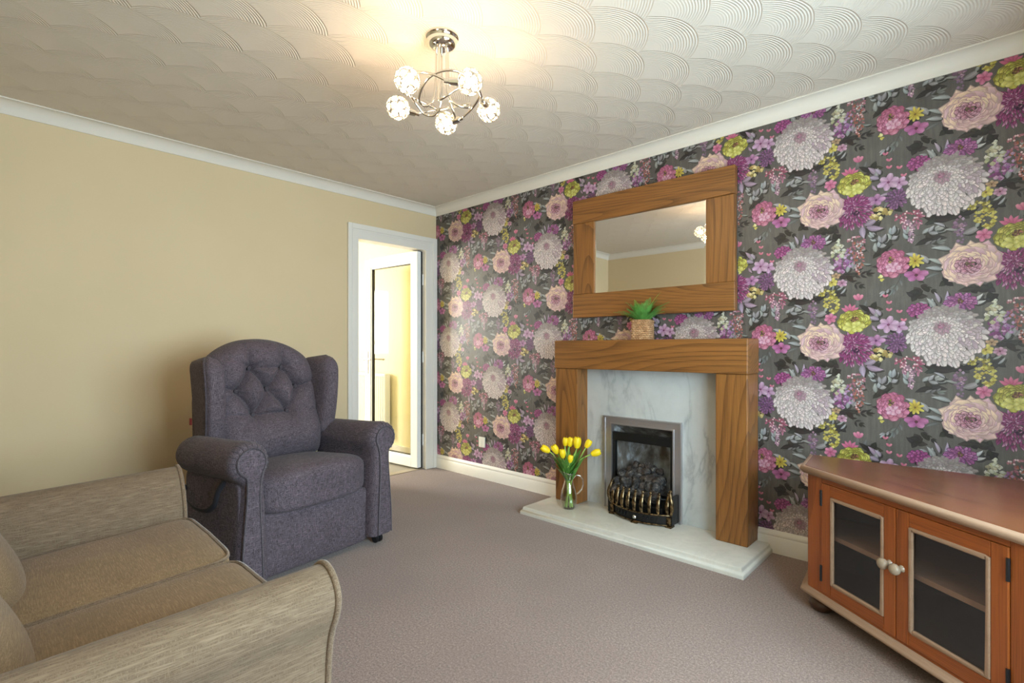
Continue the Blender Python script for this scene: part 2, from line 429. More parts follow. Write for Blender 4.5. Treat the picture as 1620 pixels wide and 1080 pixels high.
# ------------------------------------------------------------------ wallpaper print (flat petals in the wall's own mesh)
class Paper:
    def __init__(s):
        s.v = []; s.q = []; s.c = []; s.n = 0; s.lay = 0.0
        s.rng = random.Random(21)
    def strip(s, L, Mi, R, col):
        """three parallel polylines -> quads; col = list of (left, mid, right) rgb 0-255"""
        n = len(L); o = s.n; s.lay += 8e-7; y = -s.lay
        for a, b, c, (ca, cb, cc) in zip(L, Mi, R, col):
            s.v += [(a[0], y, a[1]), (b[0], y, b[1]), (c[0], y, c[1])]; s.c += [ca, cb, cc]
        for i in range(n - 1):
            k = o + 3 * i
            s.q += [(k, k + 1, k + 4, k + 3), (k + 1, k + 2, k + 5, k + 4)]
        s.n += 3 * n
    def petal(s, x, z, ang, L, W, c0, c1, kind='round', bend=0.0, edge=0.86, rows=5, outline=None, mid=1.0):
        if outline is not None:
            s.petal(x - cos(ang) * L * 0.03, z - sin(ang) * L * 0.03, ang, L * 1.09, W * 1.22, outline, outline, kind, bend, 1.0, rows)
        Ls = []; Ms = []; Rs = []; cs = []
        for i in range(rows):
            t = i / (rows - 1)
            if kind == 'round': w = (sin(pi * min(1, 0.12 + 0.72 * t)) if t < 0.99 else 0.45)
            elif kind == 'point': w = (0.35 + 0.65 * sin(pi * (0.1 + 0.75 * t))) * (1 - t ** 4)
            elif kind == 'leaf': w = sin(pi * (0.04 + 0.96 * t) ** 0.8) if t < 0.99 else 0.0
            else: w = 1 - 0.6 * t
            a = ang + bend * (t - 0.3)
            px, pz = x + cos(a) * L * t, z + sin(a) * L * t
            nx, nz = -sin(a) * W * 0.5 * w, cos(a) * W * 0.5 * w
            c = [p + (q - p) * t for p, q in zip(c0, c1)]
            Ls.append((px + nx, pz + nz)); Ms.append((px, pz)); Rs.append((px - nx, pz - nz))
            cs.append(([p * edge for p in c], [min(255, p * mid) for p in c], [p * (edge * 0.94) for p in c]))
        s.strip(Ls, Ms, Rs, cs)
    def blob(s, x, z, r, c, rz=None, k=7):
        rz = rz or r; rows = 4
        Ls = []; Ms = []; Rs = []; cs = []
        for i in range(rows):
            t = i / (rows - 1); w = math.sqrt(max(0, 1 - (2 * t - 1) ** 2)) + 0.25
            Ls.append((x - r * w * 0.8, z - rz + 2 * rz * t)); Ms.append((x, z - rz * 1.08 + 2.16 * rz * t)); Rs.append((x + r * w * 0.8, z - rz + 2 * rz * t))
            cs.append(([p * 0.9 for p in c], [min(255, p * (0.95 + 0.14 * t)) for p in c], [p * 0.84 for p in c]))
        s.strip(Ls, Ms, Rs, cs)
    def jit(s, c, a=10):
        d = s.rng.uniform(-a, a)
        return [max(0, min(255, p + d + s.rng.uniform(-a * 0.4, a * 0.4))) for p in c]
    def bloom(s, cx, cz, rx, rz, rings, n0, n1, lf, wf, col, ex=0.0, ez=0.0, kind='round', outline=None, start=1.0, end=0.12, power=1.0, jang=0.16, edge=0.88, bendr=0.25, droop=0.0):
        """concentric rings of petals from rim to eye; col(frac, angle) -> (base, tip)"""
        r = s.rng
        for k in range(rings):
            t = k / max(1, rings - 1); fr = start + (end - start) * t ** power
            n = int(round(n0 + (n1 - n0) * t)); ph = r.uniform(0, 6.28)
            for i in range(n):
                a = ph + 2 * pi * i / n + r.uniform(-0.5, 0.5) * 2 * pi / n * 0.6
                f = fr * r.uniform(0.93, 1.05)
                ox, oz = cx + ex * (1 - f), cz + ez * (1 - f)
                tx, tz = ox + rx * f * cos(a), oz + rz * f * sin(a)
                L = lf * (0.5 + 0.5 * fr) * r.uniform(0.85, 1.15)
                ang = math.atan2(tz - (cz + ez), tx - (cx + ex)) + r.uniform(-jang, jang)
                c0, c1 = col(fr, a)
                s.petal(tx - cos(ang) * L, tz - sin(ang) * L, ang, L, wf * (0.6 + 0.4 * fr) * r.uniform(0.85, 1.2), c0, c1, kind, r.uniform(-bendr, bendr) + droop * cos(a), edge, 4, outline and s.jit(outline, 8))
    def leaf(s, x, z, ang, L, W, c, bend=0.3, shadow=True):
        d = s.jit(c, 12)
        if shadow and sum(c) > 440: s.petal(x + 0.006, z - 0.006, ang, L, W * 1.1, (58, 52, 48), (58, 52, 48), 'leaf', bend, 1, 6)
        s.petal(x, z, ang, L, W, [p * 0.78 for p in d], d, 'leaf', bend, 0.86, 6, None, 1.10)
    def spray(s, x, z, ang, n, L, W, c, step=0.016, bend=0.25, stem=(70, 62, 56)):
        """a stem with paired leaves"""
        step *= 1.35; n = max(2, int(n * 0.8))
        for i in range(n):
            a = ang + bend * i / n
            x2, z2 = x + cos(a) * step, z + sin(a) * step
            s.petal(x, z, a, step * 1.1, 0.0022, stem, stem, 'bar', 0, 1, 2)
            x, z = x2, z2
            for sg in (1, -1):
                if i == 0 and sg < 0: continue
                s.leaf(x, z, a + sg * s.rng.uniform(0.6, 1.0), L * s.rng.uniform(0.8, 1.1) * (1 - 0.25 * i / n), W, c, -sg * 0.3)
        s.leaf(x, z, a, L, W, c, 0)
    def cluster(s, x, z, rx, rz, n, r, cols, taper=0.0):
        q = s.rng
        for i in range(n):
            t = i / max(1, n - 1)
            zz = q.uniform(-1, 1); w = math.sqrt(max(0.05, 1 - zz * zz)) if not taper else 1 - taper * (0.5 - zz / 2)
            xx = q.uniform(-1, 1) * w
            s.blob(x + xx * rx, z + zz * rz, r * q.uniform(0.7, 1.25), s.jit(q.choice(cols), 14), r * q.uniform(0.6, 1.1))
    def floret(s, x, z, r, n, c0, c1, eye, W=0.8, flat=0.75, rot=0.3):
        for i in range(n):
            a = rot + 2 * pi * i / n
            L = r * (abs(cos(a)) + flat * abs(sin(a))) / (abs(cos(a)) + abs(sin(a)) + 1e-6) * s.rng.uniform(0.9, 1.1) * 1.15
            s.petal(x, z, math.atan2(sin(a) * flat, cos(a)), L, r * W, s.jit(c0, 8), s.jit(c1, 12), 'round', 0, 0.9, 5, None, 1.05)
        s.blob(x, z, r * 0.16, eye)

def paint_cell():
    p = Paper(); r = p.rng
    DK = (54, 46, 42); GL = (166, 163, 160); GD = (122, 119, 116); LAV = (178, 152, 174)
    # dark shadow foliage
    p.lay = 4e-5
    def darkblob(x, z, rx, rz):
        a0 = r.uniform(0, 6.28)
        for i in range(4):
            a = a0 + 1.57 * i + r.uniform(-0.35, 0.35)
            p.leaf(x - cos(a) * rx * 0.1, z - sin(a) * rz * 0.1, math.atan2(sin(a) * rz, cos(a) * rx), math.hypot(cos(a) * rx, sin(a) * rz) * 1.0, 0.026, DK, r.uniform(-0.3, 0.3))
    for x, z, rx, rz in [(0.005, -0.142, 0.11, 0.03), (-0.03, -0.148, 0.08, 0.03), (0.06, -0.14, 0.07, 0.03), (0.167, -0.111, 0.035, 0.05), (0.094, -0.468, 0.06, 0.025), (0.005, -0.426, 0.035, 0.04), (0.14, -0.468, 0.04, 0.028),
                         (0.20, -0.035, 0.05, 0.045), (0.24, -0.25, 0.09, 0.06), (0.30, -0.20, 0.05, 0.04), (-0.19, 0.335, 0.09, 0.06), (-0.12, 0.31, 0.05, 0.045), (-0.20, 0.05, 0.06, 0.05), (0.30, -0.49, 0.06, 0.05), (0.336, 0.073, 0.06, 0.05),
                         (-0.226, 0.43, 0.05, 0.05), (-0.10, 0.185, 0.05, 0.03), (-0.05, -0.235, 0.07, 0.04), (0.15, 0.16, 0.03, 0.03), (-0.085, 0.115, 0.05, 0.04), (0.10, 0.15, 0.05, 0.03), (-0.18, -0.06, 0.05, 0.05), (0.33, -0.41, 0.05, 0.04)]:
        darkblob(x, z, rx, rz)
    # sprays of leaves
    p.spray(0.185, -0.03, -0.1, 6, 0.036, 0.011, DK, 0.017, 0.2)
    p.spray(0.20, -0.055, -0.6, 4, 0.03, 0.010, DK, 0.014, 0.1)
    p.spray(-0.105, -0.40, -1.0, 5, 0.026, 0.009, DK, 0.016, 0.5)
    p.leaf(-0.09, -0.475, 1.9, 0.036, 0.03, DK); p.leaf(-0.09, -0.475, 2.6, 0.036, 0.03, DK); p.leaf(-0.055, -0.47, 2.1, 0.045, 0.022, DK)
    p.spray(-0.21, -0.255, 1.1, 4, 0.042, 0.021, GL, 0.017, 0.4)
    p.spray(-0.235, -0.225, 2.3, 3, 0.034, 0.016, GL, 0.015, -0.3)
    p.spray(-0.10, -0.21, 0.15, 4, 0.042, 0.017, GL, 0.017, 0.2)
    p.spray(-0.09, -0.262, 0.1, 4, 0.034, 0.012, GD, 0.016, 0.2)
    p.spray(-0.13, -0.245, 1.5, 2, 0.036, 0.016, GL, 0.018, 0.2)
    p.spray(-0.155, -0.385, -1.9, 4, 0.036, 0.014, GD, 0.017, -0.3)
    p.spray(-0.19, -0.43, -2.4, 2, 0.03, 0.012, GL, 0.014, 0.2)
    p.spray(0.30, 0.05, 0.9, 4, 0.042, 0.02, GL, 0.018, 0.4)
    p.spray(0.285, 0.07, 2.2, 2, 0.034, 0.016, GL, 0.015, 0.3)
    p.spray(0.175, -0.03, 0.5, 3, 0.045, 0.019, GL, 0.02, 0.3)
    p.leaf(-0.09, -0.31, 2.5, 0.055, 0.022, GL); p.leaf(-0.06, -0.34, 1.9, 0.048, 0.022, GL)
    p.leaf(-0.01, -0.375, 2.7, 0.06, 0.02, GL); p.leaf(-0.01, -0.35, 2.4, 0.06, 0.018, GL); p.leaf(-0.02, -0.39, 3.3, 0.05, 0.016, GD); p.leaf(0.02, -0.29, 2.7, 0.07, 0.02, GL)
    p.leaf(0.06, -0.225, 0.25, 0.07, 0.026, GL); p.leaf(0.045, -0.21, 2.7, 0.05, 0.014, GL); p.leaf(0.0, -0.185, 2.4, 0.045, 0.012, GL); p.leaf(0.10, -0.205, 1.0, 0.03, 0.014, GL)
    for a, x, z in ((0.9, 0.12, -0.09), (0.4, 0.155, -0.10), (0.7, 0.17, -0.12), (1.3, 0.135, -0.1)): p.leaf(x, z, a, 0.036, 0.010, GL)
    p.leaf(0.24, -0.19, 1.4, 0.045, 0.018, GD); p.leaf(0.26, -0.20, 1.0, 0.045, 0.02, GD); p.leaf(0.285, -0.215, 2.2, 0.055, 0.022, DK)
    p.leaf(0.28, -0.252, 0.25, 0.06, 0.022, GL); p.leaf(0.315, -0.235, 2.0, 0.055, 0.022, LAV); p.leaf(0.31, -0.245, 1.1, 0.045, 0.02, GL); p.leaf(0.30, -0.28, -1.2, 0.035, 0.014, LAV)
    p.petal(0.232, -0.19, 1.4, 0.05, 0.002, GD, GD, 'bar', 0, 1, 2)
    p.leaf(0.268, -0.465, 0.25, 0.062, 0.026, LAV); p.leaf(0.278, -0.475, -0.45, 0.068, 0.028, LAV); p.leaf(0.262, -0.47, -1.7, 0.06, 0.027, LAV)
    p.leaf(-0.05, 0.13, 1.2, 0.04, 0.018, GL); p.leaf(-0.035, 0.125, 1.9, 0.055, 0.02, GL); p.leaf(-0.06, 0.14, 2.4, 0.034, 0.016, GL); p.leaf(-0.02, 0.15, 1.7, 0.05, 0.014, LAV); p.leaf(0.0, 0.15, 1.2, 0.05, 0.014, LAV)
    p.leaf(0.09, 0.15, 0.5, 0.045, 0.016, (196, 190, 190)); p.leaf(0.09, 0.14, 0.0, 0.045, 0.016, (190, 186, 186))
    p.leaf(-0.24, 0.08, 2.6, 0.045, 0.022, LAV); p.leaf(-0.235, 0.10, 1.9, 0.036, 0.02, LAV); p.leaf(-0.19, 0.0, 3.0, 0.05, 0.014, LAV); p.leaf(-0.2, -0.03, 4.0, 0.04, 0.016, GD)
    p.leaf(0.262, 0.02, -0.4, 0.034, 0.009, GL)
    # hearts
    
    p.petal(-0.214, 0.186, -1.1, 0.10, 0.0016, (90, 70, 66), (90, 70, 66), 'bar', 0.3, 1, 5)
    for x, z in ((-0.214, 0.186), (-0.2, 0.154), (-0.2, 0.12), (-0.161, 0.11), (-0.145, 0.07)):
        p.petal(x, z, 2.2, 0.017, 0.011, (200, 92, 118), (214, 120, 140)); p.petal(x, z, 0.9, 0.016, 0.010, (206, 104, 128), (222, 136, 152))
    # wisterias
    def wist(x, z, rx, rz, cols, n):
        for i in range(n):
            t = i / (n - 1); zz = z + rz * (1 - 2 * t); w = rx * (0.75 + 0.35 * sin(pi * min(1, t * 2.2))) * (1 - t) ** 0.6 + rx * 0.12
            for k in range(4 if t < 0.6 else 2):
                xx = x + r.uniform(-1, 1) * w + 0.012 * t
                c = p.jit(cols[0] if r.random() > t else cols[1], 16)
                p.petal(xx, zz + r.uniform(-1, 1) * 0.006, r.uniform(-2.4, -0.7), r.uniform(0.011, 0.018), 0.009, [q * 0.75 for q in c], c, 'round', 0.3, 0.85, 4)
                if r.random() < 0.4: p.blob(xx, zz, 0.004, p.jit((226, 190, 190), 12))
    wist(0.232, 0.068, 0.036, 0.085, [(196, 120, 130), (196, 112, 92)], 20)
    wist(-0.154, -0.13, 0.024, 0.036, [(186, 92, 114), (206, 130, 150)], 9)
    wist(-0.102, -0.128, 0.022, 0.036, [(186, 92, 114), (206, 130, 150)], 9)
    wist(-0.128, -0.18, 0.020, 0.045, [(170, 120, 140), (196, 150, 170)], 11)
    # mauve chain, stock, small clusters
    p.cluster(0.047, -0.185, 0.022, 0.036, 22, 0.0075, [(140, 104, 126), (168, 132, 152), (122, 90, 112)]); p.cluster(0.052, -0.235, 0.012, 0.03, 10, 0.006, [(126, 94, 118), (150, 116, 140)])
    p.cluster(0.176, 0.03, 0.038, 0.044, 46, 0.008, [(128, 66, 112), (160, 100, 142), (186, 140, 172)])
    p.cluster(0.20, 0.062, 0.02, 0.034, 16, 0.007, [(150, 96, 146), (186, 150, 180)])
    p.cluster(0.158, 0.09, 0.032, 0.036, 36, 0.0085, [(190, 180, 140), (206, 200, 178), (170, 164, 128)]); p.cluster(0.162, 0.128, 0.012, 0.02, 10, 0.007, [(206, 200, 176), (186, 180, 140)])
    p.cluster(0.112, -0.118, 0.044, 0.026, 34, 0.007, [(176, 156, 62), (206, 190, 96), (140, 124, 46)]); p.cluster(0.142, -0.168, 0.022, 0.048, 34, 0.0072, [(190, 172, 74), (210, 196, 104), (150, 132, 52)])
    p.cluster(0.115, -0.165, 0.02, 0.02, 12, 0.006, [(176, 156, 62), (206, 190, 96)])
    p.cluster(0.322, -0.418, 0.034, 0.026, 26, 0.010, [(196, 170, 96), (216, 196, 130), (160, 134, 70), (206, 176, 120)]); p.cluster(0.362, -0.412, 0.016, 0.016, 10, 0.009, [(200, 178, 104), (170, 144, 80)])
    # small florets
    YE = (128, 104, 40)
    
    p.floret(-0.10, -0.39, 0.042, 5, (150, 70, 116), (190, 116, 160), (90, 40, 50), 0.75, 0.6)
    p.floret(-0.104, -0.325, 0.027, 9, (170, 140, 40), (216, 196, 84), (120, 90, 40), 0.5, 1.1)
    p.cluster(-0.228, -0.392, 0.014, 0.012, 8, 0.006, [(206, 190, 84), (226, 216, 150)])
    p.floret(0.151, -0.03, 0.018, 5, (150, 116, 84), (196, 160, 124), (90, 60, 40)); p.floret(0.133, -0.061, 0.024, 6, (180, 156, 60), (214, 196, 100), (120, 90, 40)); p.floret(0.176, -0.067, 0.021, 6, (160, 100, 124), (206, 160, 178), (90, 50, 60))
    p.floret(0.126, -0.24, 0.026, 6, (190, 90, 124), (216, 134, 160), (170, 70, 104), 0.8, 0.9)
    for a in (0.5, 1.0, 1.57, 2.1, 2.6): p.petal(0.209, -0.212, a, 0.042, 0.018, (190, 80, 116), (222, 120, 150), 'point', 0, 0.9, 5)
    for a in (0.9, 1.57, 2.2): p.petal(0.243, -0.155, a, 0.03, 0.018, (196, 90, 124), (224, 140, 160), 'round', 0, 0.9, 5)
    # lilac group
    p.bloom(-0.172, -0.028, 0.042, 0.05, 4, 16, 5, 0.022, 0.012, lambda f, a: (p.jit((100, 58, 92), 12), p.jit((148, 98, 138), 16)), outline=(70, 40, 70))
    p.floret(-0.162, 0.046, 0.030, 5, (166, 116, 148), (204, 166, 190), (120, 60, 100), 0.8, 0.9, 0.9)
    p.floret(-0.203, 0.056, 0.037, 6, (170, 118, 150), (208, 172, 194), (120, 50, 90), 0.75, 0.9)
    p.floret(0.314 - 0.0, -0.353, 0.034, 5, (150, 92, 134), (192, 142, 176), (100, 40, 90), 0.75, 0.7, 0.1)
    # magenta + aster above the mum
    p.bloom(-0.092, 0.118, 0.042, 0.034, 4, 13, 5, 0.022, 0.018, lambda f, a: (p.jit((130, 44, 96), 12), p.jit((190, 92, 150), 20)), 0, 0.006, outline=(90, 34, 70))
    p.bloom(0.051, 0.146, 0.056, 0.040, 4, 18, 8, 0.03, 0.015, lambda f, a: (p.jit((128, 54, 108), 12), p.jit((186, 112, 160), 20)), 0, 0.006, outline=(90, 40, 80))
    p.cluster(0.051, 0.152, 0.012, 0.010, 12, 0.004, [(126, 100, 50), (90, 64, 40)])
    # pink peony
    p.bloom(-0.188, -0.328, 0.062, 0.064, 6, 12, 6, 0.032, 0.030, lambda f, a: (p.jit((176, 84, 112), 12), p.jit((216, 136, 162) if sin(a) < 0.4 else (200, 112, 140), 16)), -0.006, 0.018, outline=(150, 70, 96), end=0.3)
    p.bloom(-0.185, -0.345, 0.030, 0.022, 2, 7, 5, 0.018, 0.016, lambda f, a: (p.jit((216, 150, 170), 8), p.jit((232, 186, 200), 10)))
    p.cluster(-0.194, -0.310, 0.014, 0.012, 16, 0.004, [(104, 92, 40), (150, 130, 50), (70, 60, 34)])
    # dahlia
    big = p.lay
    p.bloom(0.226, -0.393, 0.082, 0.088, 9, 34, 10, 0.026, 0.0105,
            lambda f, a: (p.jit((114, 32, 80), 12), p.jit((228, 180, 202) if r.random() < 0.42 else (182, 84, 142), 18)), -0.01, 0.03, 'point', (84, 26, 64), 1.0, 0.1)
    p.cluster(0.232, -0.40, 0.014, 0.012, 10, 0.005, [(66, 24, 60), (90, 34, 84)])
    # yellow peony
    p.bloom(0.223, -0.259, 0.068, 0.056, 6, 12, 7, 0.036, 0.032, lambda f, a: (p.jit((150, 138, 44), 12), p.jit((214, 204, 92) if r.random() < 0.6 else (186, 172, 64), 16)), 0.002, 0.012, outline=(128, 116, 44), end=0.3)
    p.bloom(0.226, -0.285, 0.046, 0.024, 2, 8, 6, 0.024, 0.022, lambda f, a: (p.jit((200, 188, 84), 8), p.jit((226, 220, 128), 10)))
    p.cluster(0.228, -0.248, 0.017, 0.011, 22, 0.0045, [(120, 74, 54), (170, 110, 84), (90, 56, 40)])
    # big rose
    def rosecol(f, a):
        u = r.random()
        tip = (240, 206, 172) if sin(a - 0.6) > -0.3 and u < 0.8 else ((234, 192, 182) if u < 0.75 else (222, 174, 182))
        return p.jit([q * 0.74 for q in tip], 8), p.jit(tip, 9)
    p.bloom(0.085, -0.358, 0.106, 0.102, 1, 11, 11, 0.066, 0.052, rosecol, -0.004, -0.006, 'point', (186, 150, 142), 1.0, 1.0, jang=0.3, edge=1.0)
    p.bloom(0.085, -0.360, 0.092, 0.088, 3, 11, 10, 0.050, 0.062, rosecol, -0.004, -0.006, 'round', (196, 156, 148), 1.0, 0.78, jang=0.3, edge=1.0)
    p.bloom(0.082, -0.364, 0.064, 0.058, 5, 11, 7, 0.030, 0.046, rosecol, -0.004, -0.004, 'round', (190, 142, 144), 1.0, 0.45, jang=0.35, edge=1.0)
    p.bloom(0.074, -0.366, 0.044, 0.036, 4, 10, 5, 0.022, 0.022, lambda f, a: (p.jit((170, 100, 118), 14), p.jit((218, 160, 172), 14)), outline=(110, 62, 74), end=0.35)
    p.cluster(0.078, -0.362, 0.022, 0.012, 20, 0.0055, [(60, 50, 42), (92, 84, 50), (150, 84, 104), (78, 50, 56)])
    # chrysanthemum
    p.lay = big
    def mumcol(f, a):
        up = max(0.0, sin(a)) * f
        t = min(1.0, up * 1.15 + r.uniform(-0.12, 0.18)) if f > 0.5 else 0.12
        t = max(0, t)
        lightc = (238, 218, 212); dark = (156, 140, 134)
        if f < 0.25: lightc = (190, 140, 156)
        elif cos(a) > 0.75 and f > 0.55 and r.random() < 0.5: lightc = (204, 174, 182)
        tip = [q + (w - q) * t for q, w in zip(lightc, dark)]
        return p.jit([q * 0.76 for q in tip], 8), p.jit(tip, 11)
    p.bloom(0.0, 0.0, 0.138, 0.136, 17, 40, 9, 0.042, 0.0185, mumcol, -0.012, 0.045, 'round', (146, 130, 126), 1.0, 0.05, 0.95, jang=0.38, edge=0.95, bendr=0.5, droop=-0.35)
    p.cluster(-0.012, 0.044, 0.012, 0.009, 10, 0.005, [(150, 96, 116), (176, 116, 136)])
    return np.array(p.v), np.array(p.q, dtype=np.int64), np.array(p.c)

def wallpaper_arrays(x1, zmax):
    v, q, c = paint_cell()
    V = []; Q = []; CC = []; o = 0
    for k in range(-1, 9):
        cx = 3.578 - 0.5647 * k
        z0 = 1.1475 if k % 2 == 0 else 1.482
        for j in range(-3, 4):
            cz = z0 + 0.669 * j
            if cz < -0.55 or cz > 2.95: continue
            w = v + np.array([cx, 0, cz])
            ok = (w[:, 0] > 0.002) & (w[:, 0] < x1 - 0.002) & (w[:, 2] > 0.09) & (w[:, 2] < zmax)
            hole = (w[:, 0] > 1.89) & (w[:, 0] < 2.36) & (w[:, 2] < 0.63) & (w[:, 2] > 0.0)
            ok &= ~hole
            hid = (((w[:, 0] > 1.526) & (w[:, 0] < 2.797) & (w[:, 2] < 1.14)) | ((w[:, 0] > 1.597) & (w[:, 0] < 2.688) & (w[:, 2] > 1.306) & (w[:, 2] < 2.11)))
            ok &= ~hid
            qq = q[ok[q].all(1)]
            if not len(qq): continue
            used = np.unique(qq); m = np.full(len(w), -1); m[used] = np.arange(len(used))
            V.append(w[used]); Q.append(m[qq] + o); CC.append(c[used]); o += len(used)
    return np.concatenate(V), np.concatenate(Q), np.concatenate(CC)

def srgb2lin(a):
    a = np.clip(a, 0, 255) / 255.0
    g = a.mean(1, keepdims=True); a = (g + (a - g) * 0.92) * 0.98
    return np.where(a <= 0.04045, a / 12.92, ((a + 0.055) / 1.055) ** 2.4)
# ------------------------------------------------------------------ room shell
X1, Y0, H = 4.22, -3.25, 2.37
struct('floor', MB().box(-0.03, Y0, -0.1, X1, 0, 0), M_carpet, 'taupe fitted carpet covering the living room floor', 'carpet')
struct('ceiling', MB().box(-0.12, Y0 - 0.1, H, X1 + 0.1, 0.2, H + 0.1), M_artex, 'cream ceiling with combed scallop plaster', 'ceiling')

DY0, DY1, DZ = -0.835, -0.092, 2.01
struct('wall_west', MB().box(-0.12, Y0, 0, 0, DY0, H).box(-0.12, DY1, 0, 0, 0, H).box(-0.12, DY0, DZ, 0, DY1, H), M_cream, 'plain cream wall behind the armchair', 'wall')
WY0, WY1, WZ0, WZ1 = -2.6, -0.9, 0.5, 1.85
struct('wall_east', MB().box(X1, Y0, 0, X1 + 0.2, WY0, H).box(X1, WY1, 0, X1 + 0.2, 0, H).box(X1, WY0, 0, X1 + 0.2, WY1, WZ0).box(X1, WY0, WZ1, X1 + 0.2, WY1, H), M_cream, 'cream wall with the window behind the camera', 'wall')
struct('wall_south', MB().box(-0.12, Y0 - 0.1, 0, X1 + 0.2, Y0, H), M_cream, 'cream wall behind the sofa', 'wall')

# floral wall: boxes round the fire recess plus the printed paper
def floral_wall():
    mb = MB()
    fx0, fx1, fz0, fz1 = 1.90, 2.35, 0.0, 0.62
    mb.box(-0.12, 0, 0, fx0, 0.3, H).box(fx1, 0, 0, X1 + 0.2, 0.3, H).box(fx0, 0, fz1, fx1, 0.3, H).box(fx0, 0.25, fz0, fx1, 0.3, fz1)
    V, Q, C = wallpaper_arrays(X1, 2.345)
    nb = len(mb.v); nf = len(mb.f)
    me = bpy.data.meshes.new('wall_north')
    me.from_pydata(mb.v + [tuple(a) for a in V.tolist()], [], mb.f + [tuple(a) for a in (Q + nb).tolist()])
    me.materials.append(M_ground); me.materials.append(M_print)
    me.polygons.foreach_set('material_index', [0] * nf + [1] * len(Q))
    at = me.color_attributes.new('print', 'FLOAT_COLOR', 'POINT')
    col = np.ones((nb + len(V), 4)); col[nb:, :3] = srgb2lin(C); col[:nb, :3] = 0.1
    at.data.foreach_set('color', col.ravel().astype(np.float32))
    o = bpy.data.objects.new('wall_north', me); COL.objects.link(o)
    tag(o, 'charcoal wall papered with large pink, purple and yellow flowers', 'wall', None, 'structure')
floral_wall()

# coving: profile swept round the room
def coving():
    d = 0.068
    prof = [(0, 0), (0.006, 0)] + [(0.006 + (d - 0.012) * (1 - cos(a)), 0.006 + (d - 0.012) * sin(a)) for a in [pi / 2 * i / 8 for i in range(9)]] + [(d, d - 0.006), (d, d), (0, d)]
    P = {'north': ((0, 0), (X1, 0), (0, -1)), 'west': ((0, Y0), (0, 0), (1, 0)), 'south': ((0, Y0), (X1, Y0), (0, 1)), 'east': ((X1, Y0), (X1, 0), (-1, 0))}
    for i, (k, (a, b, nrm)) in enumerate(P.items()):
        mb = MB(); n = len(prof); vs = []
        t = Vector((b[0] - a[0], b[1] - a[1])).normalized()
        for (e, s) in ((a, 1), (b, -1)):
            for (o, z) in prof:
                vs.append((e[0] + nrm[0] * o + t.x * o * s, e[1] + nrm[1] * o + t.y * o * s, H - d + z))
        fs = [(j, (j + 1) % n, n + (j + 1) % n, n + j) for j in range(n)] + [tuple(range(n)), tuple(range(2 * n - 1, n - 1, -1))]
        mb.add(vs, fs)
        lab = {'north': 'white coving above the floral wall', 'west': 'white coving above the plain cream wall', 'south': 'white coving above the wall behind the sofa', 'east': 'white coving above the window wall'}[k]
        struct('trim_%d' % (i + 1), mb, M_coving, lab, 'coving', smooth=40)
coving()

def skirt(name, a, b, nrm, label, h=0.12, t=0.016):
    prof = [(0, 0), (t, 0), (t, h - 0.036), (t - 0.003, h - 0.032), (t - 0.001, h - 0.024), (t - 0.003, h - 0.014), (t - 0.010, h - 0.004), (t - 0.012, h), (0, h)]
    n = len(prof); mb = MB()
    vs = [(e[0] + nrm[0] * o, e[1] + nrm[1] * o, z) for e in (a, b) for (o, z) in prof]
    mb.add(vs, [(j, (j + 1) % n, n + (j + 1) % n, n + j) for j in range(n)] + [tuple(range(n)), tuple(range(2 * n - 1, n - 1, -1))])
    struct(name, mb, M_white, label, 'skirting board', smooth=50)
skirt('baseboard_north', (0.022, 0), (1.528, 0), (0, -1), 'white skirting board below the floral wall beside the doorway')
skirt('baseboard_north_alcove', (2.80, 0), (X1, 0), (0, -1), 'white skirting board below the floral wall behind the wooden cabinet')
skirt('baseboard_west', (0, Y0), (0, -0.895), (1, 0), 'white skirting board below the cream wall behind the armchair')
skirt('baseboard_south', (0, Y0), (X1, Y0), (0, 1), 'white skirting board behind the sofa')
skirt('baseboard_east', (X1, Y0), (X1, 0), (-1, 0), 'white skirting board under the window')

# doorway
ARCH = 0.088
def doorway():
    mb = MB(); y0, y1, zt = -0.805, -0.122, 1.98
    # lining
    mb.box(-0.125, DY0, 0, 0.002, y0, zt + 0.03).box(-0.125, y1, 0, 0.002, DY1, zt + 0.03).box(-0.125, y0, zt, 0.002, y1, zt + 0.03)
    # architrave: flat board plus raised outer band
    for (a, b, c) in ((0.088, 0.0, 0.015), (0.088, 0.056, 0.023), (0.05, 0.046, 0.018)):
        w, w0, t = a, b, c
        top = zt + 0.11
        if w0 == 0.0:
            mb.box(0, y0 - 0.088, 0, t, y0 + 0.006, top); mb.box(0, y1 - 0.006, 0, t, -0.004, top); mb.box(0, y0, zt - 0.006, t, y1, top)
        elif w0 == 0.056:
            mb.box(0.001, y0 - 0.0882, 0, t, y0 - 0.056, top + 0.002); mb.box(0.001, y1 + 0.076, 0, t, -0.0038, top + 0.002); mb.box(0.001, y0 - 0.0561, zt + 0.07, t - 0.0002, y1 + 0.0761, top + 0.0018)
        else:
            mb.box(0.001, y0 - 0.052, 0, t, y0 - 0.046, zt + 0.056); mb.box(0.001, y0 - 0.052, zt + 0.056, t, y1 + 0.06, zt + 0.062)
    struct('trim_door_frame', mb, M_white, 'white painted frame round the open doorway', 'door frame', bevel=0.003)
doorway()
struct('trim_threshold', MB().box(-0.10, -0.805, -0.02, -0.02, -0.122, 0.004), plain('threshold_strip', rgb(166, 152, 132), 0.4, 0.5), 'metal threshold strip between carpet and hall floor', 'threshold', bevel=0.002)

